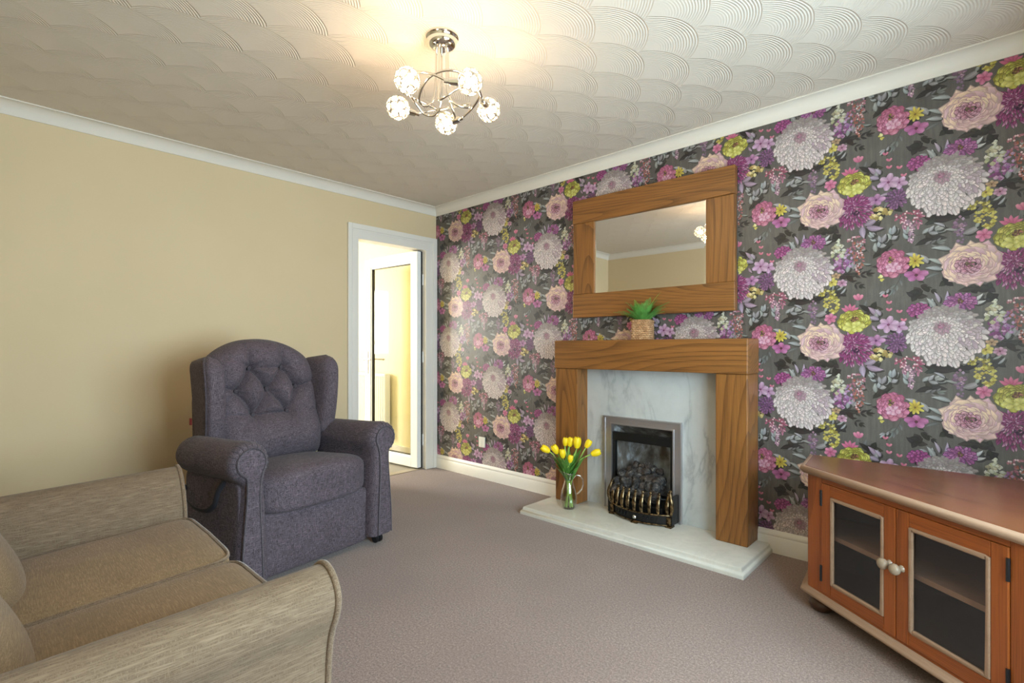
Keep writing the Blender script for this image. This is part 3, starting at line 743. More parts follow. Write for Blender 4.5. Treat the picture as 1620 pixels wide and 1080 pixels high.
def door_leaf():
    root = thing('door_1', (-0.045, -0.128, 0.012), 'white glazed plastic door standing open in the doorway', 'door', radians(5.0))
    root['kind'] = 'structure'
    L, T, Hh, S = 0.775, 0.055, 1.955, 0.088
    mb = MB()
    mb.box(-S, -T, 0, 0, 0, Hh).box(-L, -T, 0, -L + S, 0, Hh).box(-L + S, -T, 0, -S, 0, S).box(-L + S, -T, Hh - S, -S, 0, Hh)
    for (a, b, c, d) in ((-S - 0.014, S, -S, Hh - S), (-L + S, S, -L + S + 0.014, Hh - S)):
        mb.box(a, -T + 0.008, b, c, -0.008, d)
    mb.box(-L + S, -T + 0.008, S, -S, -0.008, S + 0.014).box(-L + S, -T + 0.008, Hh - S - 0.014, -S, -0.008, Hh - S)
    build('door_frame', mb, M_upvc, root, bevel=0.004)
    g = MB(); e = 0.004
    for (a, b, c, d) in ((-S - 0.018, S + 0.014, -S - 0.014, Hh - S - 0.014), (-L + S + 0.014, S + 0.014, -L + S + 0.018, Hh - S - 0.014)):
        g.box(a, -T + 0.012, b, c, -0.012, d)
    g.box(-L + S + 0.014, -T + 0.012, S + 0.014, -S - 0.014, -0.012, S + 0.019).box(-L + S + 0.014, -T + 0.012, Hh - S - 0.019, -S - 0.014, -0.012, Hh - S - 0.014)
    g.box(-0.004, -0.012, -0.004, 0.003, 0.002, Hh + 0.003).box(-L, -T * 0.7, -0.006, 0, -0.01, 0.0).box(-L, -T * 0.7, Hh, 0, -0.01, Hh + 0.004)
    build('rubber_gasket', g, M_black, root)
    build('glass_pane', MB().box(-L + S + 0.012, -T / 2 - 0.003, S + 0.012, -S - 0.012, -T / 2 + 0.003, Hh - S - 0.012), M_pane, root)
    h = MB(); xh = -L + 0.045
    for sy, yy in ((-1, -T), (1, 0.0)):
        h.box(xh - 0.014, min(yy, yy + sy * 0.008), 0.83, xh + 0.014, max(yy, yy + sy * 0.008), 1.05)
        h.tube([(xh, yy, 0.97), (xh, yy + sy * 0.045, 0.97), (xh + 0.02, yy + sy * 0.052, 0.97), (xh + 0.12, yy + sy * 0.052, 0.968)], 0.009, 8)
    build('lever_handle', h, M_steel, root, smooth=40)
    hg = MB()
    for z in (0.25, 1.0, 1.7): build('hinge', MB().tube([(0.008, 0.006, z - 0.05), (0.008, 0.006, z + 0.05)], 0.008, 8), M_upvc, root, smooth=40)
door_leaf()

# hall beyond
HX, HY = -2.9, -2.9
struct('floor_hall', MB().box(HX, HY, -0.1, -0.03, 0.03, -0.004), M_vinyl, 'grey vinyl floor of the room beyond the doorway', 'floor')
struct('ceiling_hall', MB().box(HX - 0.1, HY - 0.1, 2.36, -0.12, 0.16, 2.46), M_hallceil, 'pale ceiling of the room beyond the doorway', 'ceiling')
struct('wall_hall_north', MB().box(HX - 0.1, 0.03, -0.1, -0.12, 0.16, 2.36), M_hallwall, 'pale yellow wall behind the open glazed door', 'wall')
struct('wall_hall_south', MB().box(HX - 0.1, HY - 0.1, -0.1, -0.12, HY, 2.36), M_hallwall, 'pale yellow wall at the far side of the next room', 'wall')
wy0, wy1, wz0, wz1 = -2.55, -1.45, 0.95, 2.05
struct('wall_hall_west', MB().box(HX - 0.1, HY, -0.1, HX, wy0, 2.36).box(HX - 0.1, wy1, -0.1, HX, 0.03, 2.36).box(HX - 0.1, wy0, -0.1, HX, wy1, wz0).box(HX - 0.1, wy0, wz1, HX, wy1, 2.36), M_hallwall, 'pale yellow wall holding the window of the next room', 'wall')
def window(name, xa, xb, y0, y1, z0, z1, label, bars):
    r = thing(name, ((xa + xb) / 2, (y0 + y1) / 2, z0), label, 'window'); r['kind'] = 'structure'
    w, h = (y1 - y0) / 2, z1 - z0; t = 0.035; f = 0.06
    mb = MB().box(-t, -w, 0, t, -w + f, h).box(-t, w - f, 0, t, w, h).box(-t, -w + f, 0, t, w - f, f).box(-t, -w + f, h - f, t, w - f, h)
    for b in bars: mb.box(-t, -w + 2 * w * b - f / 2, f, t, -w + 2 * w * b + f / 2, h - f)
    build('window_frame', mb, M_upvc, r, bevel=0.004)
    build('glass_pane', MB().box(-0.004, -w + f - 0.01, f - 0.01, 0.004, w - f + 0.01, h - f + 0.01), M_pane, r)
window('window_1', X1 + 0.10, X1 + 0.16, WY0, WY1, WZ0, WZ1, 'white framed window in the wall behind the camera', (1 / 3, 2 / 3))
window('window_2', HX - 0.08, HX - 0.03, wy0, wy1, wz0, wz1, 'white framed window of the room beyond the doorway', (0.5,))
struct('baseboard_hall', MB().box(-0.76, 0.016, -0.004, -0.12, 0.03, 0.11), M_white, 'white skirting board behind the glazed door', 'skirting board')

# radiator on the hall wall
def radiator():
    r = thing('radiator', (-1.12, 0.0, 0.0), 'white panel radiator seen through the doorway', 'radiator')
    w, z0, z1 = 0.36, 0.20, 0.83
    mb = MB(); n = 18
    poly = [(-w, 0.0)]
    for i in range(n):
        x0 = -w + 2 * w * i / n; d = 2 * w / n
        poly += [(x0 + d * 0.15, -0.036), (x0 + d * 0.35, -0.052), (x0 + d * 0.65, -0.052), (x0 + d * 0.85, -0.036)]
    poly += [(w, 0.0)]
    mb.prism(poly, z0 + 0.03, z1 - 0.03)
    build('panel', mb, M_radiator, r)
    m2 = MB().box(-w - 0.006, -0.058, z1 - 0.03, w + 0.006, 0.004, z1).box(-w - 0.006, -0.046, z0, w + 0.006, 0.004, z0 + 0.03).box(-w - 0.008, -0.056, z0, -w, 0.004, z1).box(w, -0.056, z0, w + 0.008, 0.004, z1)
    build('casing', m2, M_radiator, r, bevel=0.003)
    for px in (-w + 0.03, w - 0.03): build('pipe', MB().tube([(px, -0.02, z0 + 0.01), (px, -0.02, -0.004)], 0.008, 8), M_radiator, r, smooth=40)
    for bx in (-0.18, 0.18): build('bracket', MB().box(bx - 0.02, 0.0, 0.4, bx + 0.02, 0.029, 0.6), M_radiator, r)
radiator()

# wall socket
def socket():
    r = thing('wall_switch', (0.617, 0.0, 0.305), 'small white fused switch plate low on the floral wall', 'switch')
    build('plate', MB().box(-0.037, -0.010, -0.043, 0.037, 0, 0.043), M_socket, r, bevel=0.003)
    build('rocker', MB().box(-0.012, -0.014, -0.016, 0.006, -0.010, 0.014), M_socket, r, bevel=0.001)
    build('screw', MB().lathe([(0.003, 0), (0.003, 0.001)], 8, (0, 0, 0), lambda x, y, z: (x, -0.0102 - z, y - 0.03)), M_steel, r)
socket()
# ------------------------------------------------------------------ fireplace
def fireplace():
    # hearth with ogee edge
    x0, x1, yf = 1.457, 2.875, -0.458
    mb = MB()
    prof = [(0.0, 0.0), (0.0, 0.016), (-0.003, 0.023), (-0.009, 0.027), (-0.012, 0.031), (-0.013, 0.040), (-0.015, 0.045), (-0.019, 0.048)]
    n = len(prof); vs = []
    for (o, z) in prof:
        vs += [(x0 - o, 0.0, z), (x0 - o, yf - o, z), (x1 + o, yf - o, z), (x1 + o, 0.0, z)]
    fs = []
    for i in range(n - 1):
        for k in range(4):
            k2 = (k + 1) % 4
            fs.append((i * 4 + k, i * 4 + k2, (i + 1) * 4 + k2, (i + 1) * 4 + k))
    fs += [(3, 2, 1, 0), tuple((n - 1) * 4 + k for k in range(4))]
    mb.add(vs, fs)
    build('hearth', mb, M_hearth, smooth=50, label='cream marble hearth slab with a moulded edge on the carpet', category='hearth')
    # marble back panel
    mb = MB().box(1.70, -0.05, 0.048, 1.905, -0.001, 0.96).box(2.345, -0.05, 0.048, 2.645, -0.001, 0.96).box(1.905, -0.05, 0.607, 2.345, -0.001, 0.96)
    build('marble_back_panel', mb, M_marble, label='grey veined marble panel around the fire opening', category='fireplace panel')
    # oak surround
    r = thing('fireplace_surround', (2.165, -0.09, 0.048), 'chunky brown oak fireplace surround standing on the marble hearth', 'fireplace surround')
    build('jamb', MB().box(-0.64, -0.078, 0, -0.455, 0.089, 0.907), M_oak['z'], r, bevel=0.006)
    build('jamb', MB().box(0.465, -0.078, 0, 0.634, 0.089, 0.907), M_oak['z2'], r, bevel=0.006)
    build('beam', MB().box(-0.643, -0.088, 0.907, 0.638, 0.089, 1.097), M_oak['x'], r, bevel=0.006)
    # gas fire
    g = thing('gas_fire', (2.12, -0.05, 0.048), 'inset coal effect gas fire with a brushed steel trim', 'fire')
    mb = MB()
    ox0, ox1, oz = -0.268, 0.271, 0.601; ix0, ix1, iz = -0.206, 0.216, 0.549
    def ring(d, y):  # d: 0 outer .. 1 inner
        return [(ox0 + (ix0 - ox0) * d, y, 0), (ox0 + (ix0 - ox0) * d, y, oz + (iz - oz) * d), (ox1 + (ix1 - ox1) * d, y, oz + (iz - oz) * d), (ox1 + (ix1 - ox1) * d, y, 0)]
    rings = [ring(0, 0), ring(0, -0.018), ring(0.06, -0.024), ring(0.22, -0.024), ring(0.26, -0.018), ring(0.8, -0.018), ring(0.86, -0.022), ring(1.0, -0.022), ring(1.0, 0.02)]
    vs = [p for q in rings for p in q]; fs = []
    for i in range(len(rings) - 1):
        for k in range(3): fs.append((i * 4 + k, i * 4 + k + 1, i * 4 + k + 5, i * 4 + k + 4))
    mb.add(vs, fs)
    build('steel_trim', mb, M_steel, g, recalc=False)
    # firebox: sides, back, hood and floor
    mb = MB()
    mb.add([(-0.21, 0.0, 0), (-0.21, 0.0, 0.556), (-0.15, 0.20, 0.42), (-0.15, 0.20, 0)], [(0, 1, 2, 3)])
    mb.add([(0.22, 0.0, 0), (0.22, 0.0, 0.556), (0.15, 0.20, 0.42), (0.15, 0.20, 0)], [(0, 3, 2, 1)])
    mb.add([(-0.15, 0.20, 0), (-0.15, 0.20, 0.42), (0.15, 0.20, 0.42), (0.15, 0.20, 0)], [(0, 1, 2, 3)])
    mb.add([(-0.21, 0.0, 0.556), (0.22, 0.0, 0.556), (0.15, 0.20, 0.42), (-0.15, 0.20, 0.42)], [(0, 1, 2, 3)])
    build('fireback', mb, M_soot, g, recalc=False, label='sooty fireback')
    mb = MB().box(-0.206, -0.012, 0.445, 0.216, 0.012, 0.50).box(-0.206, -0.01, 0, -0.186, 0.02, 0.5).box(0.196, -0.01, 0, 0.216, 0.02, 0.5)
    build('hood', mb, M_fireblack, g, bevel=0.003)
    build('fuel_bed', MB().box(-0.185, -0.105, 0.0, 0.195, 0.15, 0.10), M_fireblack, g, bevel=0.01)
    # coals: one object each
    rg = random.Random(5); n = 0
    for row, (y, z, cnt, xr) in enumerate([(-0.095, 0.20, 7, 0.155), (-0.06, 0.245, 7, 0.150), (-0.015, 0.275, 6, 0.140), (0.03, 0.305, 6, 0.125), (0.075, 0.33, 5, 0.105), (-0.03, 0.20, 6, 0.14), (0.04, 0.235, 5, 0.12)]):
        for i in range(cnt):
            x = -xr + 2 * xr * (i + 0.5) / cnt + rg.uniform(-0.01, 0.01)
            if row in (3, 4): z2 = z - 0.03 * (x / 0.12 if x > 0 else -x / 0.3)
            else: z2 = z
            s = rg.uniform(0.027, 0.036)
            sd = Vector((rg.uniform(0, 50), rg.uniform(0, 50), rg.uniform(0, 50)))
            def fn(px, py, pz, sd=sd, s=s):
                p = Vector((px, py, pz)) / s
                d = 1 + 0.35 * mnoise.noise(p * 0.9 + sd) + 0.14 * mnoise.noise(p * 2.6 + sd)
                return tuple(p * s * d)
            me = MB().ball((0, 0, 0), (s * rg.uniform(0.9, 1.25), s * rg.uniform(0.85, 1.1), s * rg.uniform(0.8, 1.0)), 12, 8, fn)
            o = build('coal', me, M_coal, smooth=32, loc=(2.12 + x, -0.05 + y, z2 + rg.uniform(-0.006, 0.006)), label='dark grey ceramic coal heaped in the brass fire basket', category='coal', group='coals heaped in the fire')
            o.rotation_euler = (rg.uniform(0, 6), rg.uniform(0, 6), rg.uniform(0, 6))
    # fret
    f = thing('fire_fret', (2.17, -0.05, 0.048), 'antique brass and black fire fret on the marble hearth', 'fire fret')
    def bow(x, off=0.0): return -0.105 - (0.070 + off) * (1 - (x / 0.2) ** 2) - off * 0.2
    xs = [-0.2 + 0.4 * i / 24 for i in range(25)]
    mb = MB(); vs = []
    for x in xs:
        y = bow(x) + 0.004
        vs += [(x, y, 0.012), (x, y, 0.066), (x, y + 0.012, 0.066), (x, y + 0.012, 0.012)]
    fs = [(i * 4 + k, i * 4 + (k + 1) % 4, (i + 1) * 4 + (k + 1) % 4, (i + 1) * 4 + k) for i in range(24) for k in range(4)] + [(0, 1, 2, 3), (99, 98, 97, 96)]
    mb.add(vs, fs)
    for sx in (-1, 1):
        mb.box(sx * 0.2 - 0.006, -0.11, 0.012, sx * 0.2 + 0.006, -0.026, 0.175)
    build('ash_plate', mb, M_iron, f)
    for x in (-0.15, -0.125, -0.10, -0.075, 0.05, 0.075, 0.10, 0.125):
        y = bow(x); build('vent_slot', MB().tube([(x, y, 0.028), (x + 0.006, y - 0.001, 0.05)], 0.004, 6), M_black, f)
    build('control_knob', MB().lathe([(0.012, 0), (0.012, 0.006), (0.008, 0.010)], 14, (0.0, bow(0), 0.036), lambda x, y, z: (x, -z, y)), M_chrome, f, smooth=40)
    build('rail', MB().tube([(x, bow(x) - 0.003, 0.069) for x in xs], 0.0055, 8), M_brass, f, smooth=60)
    build('rail', MB().tube([(x, bow(x) - 0.003, 0.012) for x in xs], 0.0045, 8), M_brass, f, smooth=60)
    back = MB().tube([(x, bow(x) + 0.028, 0.155) for x in xs], 0.005, 8)
    build('cross_bar', back, M_iron, f, smooth=60)
    for i in range(9):
        x = -0.182 + 0.364 * i / 8; y0 = bow(x)
        pts = []; rad = []
        for k in range(13):
            t = k / 12; z = 0.075 + 0.105 * t
            pts.append((x, y0 - 0.006 - 0.013 * sin(pi * t) + 0.018 * t, z)); rad.append(0.0135 - 0.006 * abs(2 * t - 0.9) if t < 0.95 else 0.006)
        mb = MB().tube(pts, rad, 8, flat=0.5)
        mb.ball((x, y0 + 0.014, 0.188), 0.0095, 10, 7)
        build('bar', mb, M_brass, f, smooth=60)
    for sx in (-1, 1):
        pts = [(sx * (0.198 + 0.004 * t + 0.012 * sin(pi * t * 1.2)), -0.112 - 0.012 * sin(pi * t), 0.07 + 0.13 * t) for t in [k / 10 for k in range(11)]]
        build('end_scroll', MB().tube(pts, [0.008 + 0.005 * sin(pi * k / 10) for k in range(11)], 8).ball((pts[-1][0], pts[-1][1] + 0.004, 0.205), 0.011, 10, 7), M_brass, f, smooth=60)
    for x in (-0.19, 0.19): build('foot', MB().box(x - 0.02, bow(x) - 0.02, 0, x + 0.02, bow(x) + 0.03, 0.012).box(x - 0.013, bow(x) - 0.014, 0.012, x + 0.013, bow(x) + 0.01, 0.06), M_brass, f, bevel=0.004)
    build('foot', MB().box(-0.022, bow(0) - 0.012, 0, 0.022, bow(0) + 0.02, 0.012), M_brass, f, bevel=0.003)
fireplace()

# ------------------------------------------------------------------ mirror
def mirror():
    r = thing('wall_mirror', (2.1425, -0.011, 1.303), 'rectangular mirror in a wide brown oak frame above the fireplace', 'mirror', radians(1.0))
    w, h, s, t = 0.548, 0.812, 0.162, 0.045
    build('bottom_rail', MB().box(-w, -t, 0, w, -0.003, s), M_oak['x2'], r, bevel=0.005)
    build('top_rail', MB().box(-w, -t, h - s, w, -0.003, h), M_oak['x'], r, bevel=0.005)
    build('stile', MB().box(-w + 0.003, -t + 0.004, s, -w + 0.173, -0.003, h - s), M_oak['z2'], r, bevel=0.004)
    build('stile', MB().box(w - 0.165, -t + 0.004, s, w - 0.003, -0.003, h - s), M_oak['z'], r, bevel=0.004)
    x0, x1, z0, z1 = -w + 0.172, w - 0.164, s - 0.002, h - s + 0.002
    b = 0.012; y = -0.031
    vs = [(x0, y + 0.0008, z0), (x1, y + 0.0008, z0), (x1, y + 0.0008, z1), (x0, y + 0.0008, z1), (x0 + b, y, z0 + b), (x1 - b, y, z0 + b), (x1 - b, y, z1 - b), (x0 + b, y, z1 - b)]
    vs += [(x0, -0.006, z0), (x1, -0.006, z0), (x1, -0.006, z1), (x0, -0.006, z1)]
    build('mirror_glass', MB().add(vs, [(4, 5, 6, 7), (0, 1, 5, 4), (1, 2, 6, 5), (2, 3, 7, 6), (3, 0, 4, 7), (8, 11, 10, 9), (0, 8, 9, 1), (1, 9, 10, 2), (2, 10, 11, 3), (3, 11, 8, 0)]), M_mirror, r)
mirror()

# ------------------------------------------------------------------ fern in a basket
def fern():
    r = thing('potted_fern', (2.156, -0.10, 1.145), 'small green fern in a woven square basket on the mantel', 'plant', radians(12))
    w, h, rows = 0.056, 0.118, 10
    N = 96
    def base(u):
        a = 2 * pi * u; c, s_ = cos(a), sin(a); k = (abs(c) ** 7 + abs(s_) ** 7) ** (-1 / 7)
        return c * k, s_ * k
    def fn(u, v):
        x, y = base(u); row = v * rows
        rr = w * (1 + 0.05 * abs(sin(pi * row)) + 0.05 * sin(2 * pi * u * 26 + pi * int(row)) * abs(sin(pi * row)))
        return (x * rr, y * rr, v * h)
    mb = MB().grid(fn, N, rows * 6 + 1, cu=True)
    mb.grid(lambda u, v: (base(u)[0] * w * (0.9), base(u)[1] * w * 0.9, h - v * 0.02), N, 3, cu=True)
    mb.tube([(base(k / 48)[0] * w * 0.98, base(k / 48)[1] * w * 0.98, h) for k in range(48)], 0.005, 6, closed=True)
    o = len(mb.v); mb.v += [(base(k / N)[0] * w, base(k / N)[1] * w, 0.0) for k in range(N)]; mb.f.append(tuple(o + k for k in range(N))); mb.m.append(0)
    build('basket', mb, M_basket, r, smooth=60, recalc=False)
    build('soil', MB().box(-w * 0.9, -w * 0.9, 0.02, w * 0.9, w * 0.9, h - 0.012), M_bunfoot, r)
    rg = random.Random(11)
    specs = []
    for i in range(34):
        specs.append((i * 2.399963, rg.uniform(0.5, 1.35), rg.uniform(0.12, 0.18), 0))
    specs += [(0.3, 1.45, 0.235, 1), (1.0, 1.4, 0.22, 1), (2.4, 1.4, 0.19, 1), (0.0, 0.75, 0.20, 0), (0.35, 0.9, 0.19, 0), (pi, 0.55, 0.17, 0), (pi + 0.25, 0.45, 0.185, 0), (-0.3, 0.62, 0.175, 0), (pi - 0.5, 0.95, 0.16, 0)]
    for az, el, L, young in specs:
        mb = MB(); pts = []
        p = Vector((cos(az) * 0.02, sin(az) * 0.02, h - 0.015)); e = min(1.5, el + 0.35); n = 26
        for k in range(n):
            pts.append(p.copy())
            d = Vector((cos(az) * cos(e), sin(az) * cos(e), sin(e)))
            p = p + d * (L / n); e -= 0.032
        mb.tube(pts, [0.0013 * (1 - 0.7 * k / n) for k in range(n)], 5)
        side = Vector((-sin(az), cos(az), 0))
        for k in range(2, n):
            t = k / (n - 1); ll = 0.036 * sin(pi * (0.22 + 0.76 * t)) * (L / 0.16)
            T = (pts[k] - pts[k - 1]).normalized(); up = side.cross(T)
            for sg in (1, -1):
                dirv = (side * sg * 0.92 + T * 0.40 - up * 0.12 * 0).normalized(); wd = T * 0.0015
                a = pts[k]; m = a + dirv * ll * 0.55 + up * 0.002; tip = a + dirv * ll
                mb.add([a - wd * 0.6, a + wd * 0.6, m + wd, m - wd, tip], [(0, 1, 2, 3), (3, 2, 4)])
        build('frond', mb, M_fernlight if young else M_fern, r, recalc=False)
fern()

# ------------------------------------------------------------------ jug of tulips
def tulips():
    J = (1.711, -0.265, 0.048)
    r = thing('glass_jug', J, 'clear glass jug of yellow tulips standing on the hearth', 'jug', radians(43))
    prof = [(0.001, 0.0), (0.040, 0.0), (0.048, 0.012), (0.053, 0.045), (0.053, 0.08), (0.045, 0.12), (0.033, 0.155), (0.0265, 0.185), (0.028, 0.205), (0.036, 0.222), (0.041, 0.229)]
    def spout(x, y, z):
        if z > 0.185 and x < 0: k = (z - 0.185) / 0.044; x *= 1 + 0.55 * k * (abs(x) / (math.hypot(x, y) + 1e-6)) ** 3; z += 0.012 * k * max(0, -x) / 0.04
        return (x, y, z)
    mb = MB().lathe(prof, 48, fn=spout, cap=False)
    inner = [(max(0.0005, a - 0.0025), b + (0.004 if i < 2 else 0.0)) for i, (a, b) in enumerate(prof)]
    mb.lathe(inner, 48, fn=spout, cap=False)
    build('jug_body', mb, M_jug, r, smooth=60, recalc=False)
    rim = MB().tube([spout(0.0405 * cos(2 * pi * k / 40), 0.0405 * sin(2 * pi * k / 40), 0.229) for k in range(40)], 0.0022, 6, closed=True)
    build('rim', rim, M_jugedge, r, smooth=60)
    hp = [(0.029, 0, 0.195), (0.05, 0, 0.214), (0.075, 0, 0.21), (0.092, 0, 0.185), (0.094, 0, 0.15), (0.082, 0, 0.118), (0.064, 0, 0.098), (0.053, 0, 0.092)]
    P = []
    for i in range(len(hp) - 1):
        for k in range(4):
            P.append(Vector(hp[i]).lerp(Vector(hp[i + 1]), k / 4))
    P.append(Vector(hp[-1]))
    build('handle', MB().tube(P, 0.0048, 8), M_jugedge, r, smooth=60)
    wp = [(0.0005, 0.006), (0.038, 0.006), (0.0445, 0.016), (0.0495, 0.045), (0.0495, 0.08), (0.043, 0.118), (0.0005, 0.1185)]
    build('water', MB().lathe(wp, 40, cap=False), M_water, smooth=60, recalc=False, loc=J, label='clear water filling the lower half of the glass jug', category='water')
    F_, R_ = Vector((-0.682, 0.731, 0)), Vector((0.731, 0.682, 0))
    # (sideways, depth, height of bloom centre, tilt sideways, size, open)
    T = [(-0.150, -0.02, 0.385, -1.05, 1.1, 'leaning furthest out over the spout'), (-0.088, -0.03, 0.385, -0.5, 1.08, 'second from the spout side'), (-0.046, -0.055, 0.362, -0.12, 0.98, 'low in front, beside the smallest one'), (0.004, -0.06, 0.330, 0.22, 0.85, 'smallest and lowest in the front of the bunch'),
         (-0.020, 0.02, 0.425, 0.1, 0.95, 'tall and slim at the back of the bunch'), (0.012, 0.01, 0.425, 0.25, 1.05, 'standing tallest in the middle of the bunch'), (0.052, -0.02, 0.425, 0.05, 1.25, 'largest bloom at the top of the bunch'), (0.125, 0.0, 0.415, 0.55, 1.0, 'leaning to the handle side, upright half open'),
         (0.170, -0.015, 0.362, 1.25, 1.12, 'drooping furthest out on the handle side')]
    rg = random.Random(3)
    for i, (sx, dp, h, tilt, sz, where) in enumerate(T):
        t = thing('tulip', J, 'yellow tulip in the glass jug, ' + where, 'tulip', 0, 'yellow tulips in the jug')
        B = R_ * sx + F_ * dp + Vector((0, 0, h))
        a0 = 2.4 * i
        S = Vector((cos(a0) * 0.026, sin(a0) * 0.026, 0.010)); N = R_ * sx * 0.09 + F_ * dp * 0.1 + Vector((cos(a0 + 2.8) * 0.012, sin(a0 + 2.8) * 0.012, 0.19))
        dirB = (R_ * sin(tilt) + Vector((0, 0, cos(tilt)))).normalized()
        pts = []
        P0, P1, P2, P3 = N, N + (N - S).normalized() * 0.09, B - dirB * 0.07, B - dirB * 0.022
        for k in range(7): pts.append(S.lerp(N, k / 7))
        for k in range(15):
            u = k / 14; pts.append(P0 * (1 - u) ** 3 + P1 * 3 * u * (1 - u) ** 2 + P2 * 3 * u * u * (1 - u) + P3 * u ** 3)
        build('stem', MB().tube(pts, 0.0043, 7), M_tstem, t, smooth=60)
        q = Vector((0, 0, 1)).rotation_difference(dirB)
        mb = MB()
        for layer in (0, 1):
            for k in range(3):
                an = 2 * pi * k / 3 + layer * pi / 3 + i
                def fn(u, v, an=an, layer=layer):
                    s_ = (u - 0.5) * 2
                    wv = sin(pi * min(1, 0.1 + 0.78 * v)) ** 0.7 if v < 0.985 else 0.02
                    rad = (0.0175 + 0.0015 * layer) * sz * (0.25 + 0.9 * sin(pi * (0.12 + 0.66 * v)) ** 0.9)
                    th = an + s_ * 1.02 * wv
                    rr = rad * (1 - 0.06 * s_ * s_)
                    return tuple(B + q @ Vector((cos(th) * rr, sin(th) * rr, (-0.024 + 0.058 * v) * sz)))
                mb.grid(fn, 9, 10)
        build('bloom', mb, M_tulip, t, smooth=60, recalc=False)
        for k in range(3 if i % 2 else 2):
            az = math.atan2((R_ * sx + F_ * dp).y, (R_ * sx + F_ * dp).x) + rg.uniform(-1.1, 1.1)
            L = rg.uniform(0.14, 0.24); el = rg.uniform(1.05, 1.4); p = N.copy() * 0.9 + Vector((0, 0, 0.01)); P = []; tw = rg.uniform(-0.5, 0.5)
            for j in range(12):
                P.append((p.copy(), el)); p = p + Vector((cos(az) * cos(el), sin(az) * cos(el), sin(el))) * (L / 11); el -= 0.045
            mb = MB(); sd = Vector((-sin(az), cos(az), 0))
            def lf(u, v):
                j = v * 11; j0 = min(10, int(j)); a = P[j0][0].lerp(P[j0 + 1][0], j - j0); w = 0.0175 * sin(pi * (0.12 + 0.88 * v)) ** 0.8
                s_ = (u - 0.5) * 2
                outw = Vector((cos(az), sin(az), 0.3))
                return tuple(a + sd * s_ * w + outw * (-0.006 * (1 - s_ * s_) * (1 - v)))
            mb.grid(lf, 5, 14)
            build('leaf', mb, M_tleaf, t, smooth=60, recalc=False)
tulips()

# ------------------------------------------------------------------ ceiling light
def ceiling_light():
    C0 = Vector((2.083, -1.626, H))
    r = thing('ceiling_light', C0, 'chrome ceiling light with five glowing crystal globe shades on swirling arms', 'ceiling light')
    prof = [(0.066, 0.0), (0.066, -0.008), (0.060, -0.012), (0.056, -0.022), (0.057, -0.03), (0.050, -0.042), (0.034, -0.048), (0.014, -0.050), (0.0005, -0.050)]
    build('ceiling_rose', MB().lathe(prof, 40, cap=False), M_chrome, r, smooth=50, recalc=False)
    F_, R_ = Vector((-0.682, 0.731, 0)), Vector((0.731, 0.682, 0))
    fib = []
    n = 30
    for i in range(n):
        z = 1 - 2 * (i + 0.5) / n; a = i * 2.399963
        fib.append(Vector((math.sqrt(1 - z * z) * cos(a), math.sqrt(1 - z * z) * sin(a), z)))
    def at(deg, rad, z): return R_ * (cos(radians(deg)) * rad) + F_ * (sin(radians(deg)) * rad) + Vector((0, 0, z))
    gr = 0.047
    # shared shade meshes
    wire = MB(); crys = MB()
    for d in fib:
        t1 = d.orthogonal().normalized(); t2 = d.cross(t1)
        wire.tube([d * gr * 0.955 + (t1 * cos(2 * pi * k / 14) + t2 * sin(2 * pi * k / 14)) * 0.0165 for k in range(14)], 0.0015, 5, closed=True)
        o = len(crys.v); vs = [d * gr * 1.01]
        for rr, hh in ((0.010, 0.99), (0.0158, 0.955)):
            vs += [d * gr * hh + (t1 * cos(2 * pi * k / 10) + t2 * sin(2 * pi * k / 10)) * rr for k in range(10)]
        fs = [(0, 1 + k, 1 + (k + 1) % 10) for k in range(10)] + [(1 + k, 11 + k, 11 + (k + 1) % 10, 1 + (k + 1) % 10) for k in range(10)]
        crys.add(vs, fs)
    first = None
    for i, g in enumerate((93, 165, 237, 309, 21)):
        gc = at(g, 0.2, -0.268)
        start = g - 205
        pts = [at(start, 0.024, -0.045), at(start, 0.026, -0.10), at(start, 0.027, -0.16), at(start, 0.028, -0.21)]
        pts += [at(start + 4, 0.034, -0.25), at(start + 12, 0.052, -0.283), at(start + 24, 0.078, -0.297), at(start + 40, 0.104, -0.291)]
        for k in range(1, 12):
            t = k / 11
            pts.append(at(start + 40 + 140 * t, 0.104 + 0.03 * sin(pi * t) + 0.062 * t ** 2, -0.291 + 0.075 * sin(pi * t * 0.9) + 0.0 * t))
        # smooth
        P = []
        for k in range(len(pts) - 1):
            p0 = pts[max(0, k - 1)]; p1 = pts[k]; p2 = pts[k + 1]; p3 = pts[min(len(pts) - 1, k + 2)]
            for m in range(5):
                t = m / 5
                P.append(0.5 * ((2 * p1) + (p2 - p0) * t + (2 * p0 - 5 * p1 + 4 * p2 - p3) * t * t + (3 * p1 - p0 - 3 * p2 + p3) * t ** 3))
        P.append(pts[-1])
        build('arm', MB().tube(P, 0.0048, 8), M_chrome, r, smooth=60)
        end = pts[-1]; d = (gc - end).normalized()
        h = MB().tube([end - d * 0.012, end + d * 0.006, end + d * 0.007, gc - d * (gr - 0.006)], [0.008, 0.008, 0.013, 0.017], 14)
        build('lamp_holder', h, M_chrome, r, smooth=40)
        s = build('globe_shade', wire, M_chrome, r, smooth=60, recalc=False, loc=gc)
        s.rotation_euler = (0.3 * i, 0.5 * i, 0.9 * i)
        build('crystal_beads', crys, M_crystal, s, smooth=60, recalc=False)
        build('bulb', MB().ball((0, 0, 0), (0.013, 0.013, 0.017), 14, 9), M_bulb, s, smooth=180)
ceiling_light()
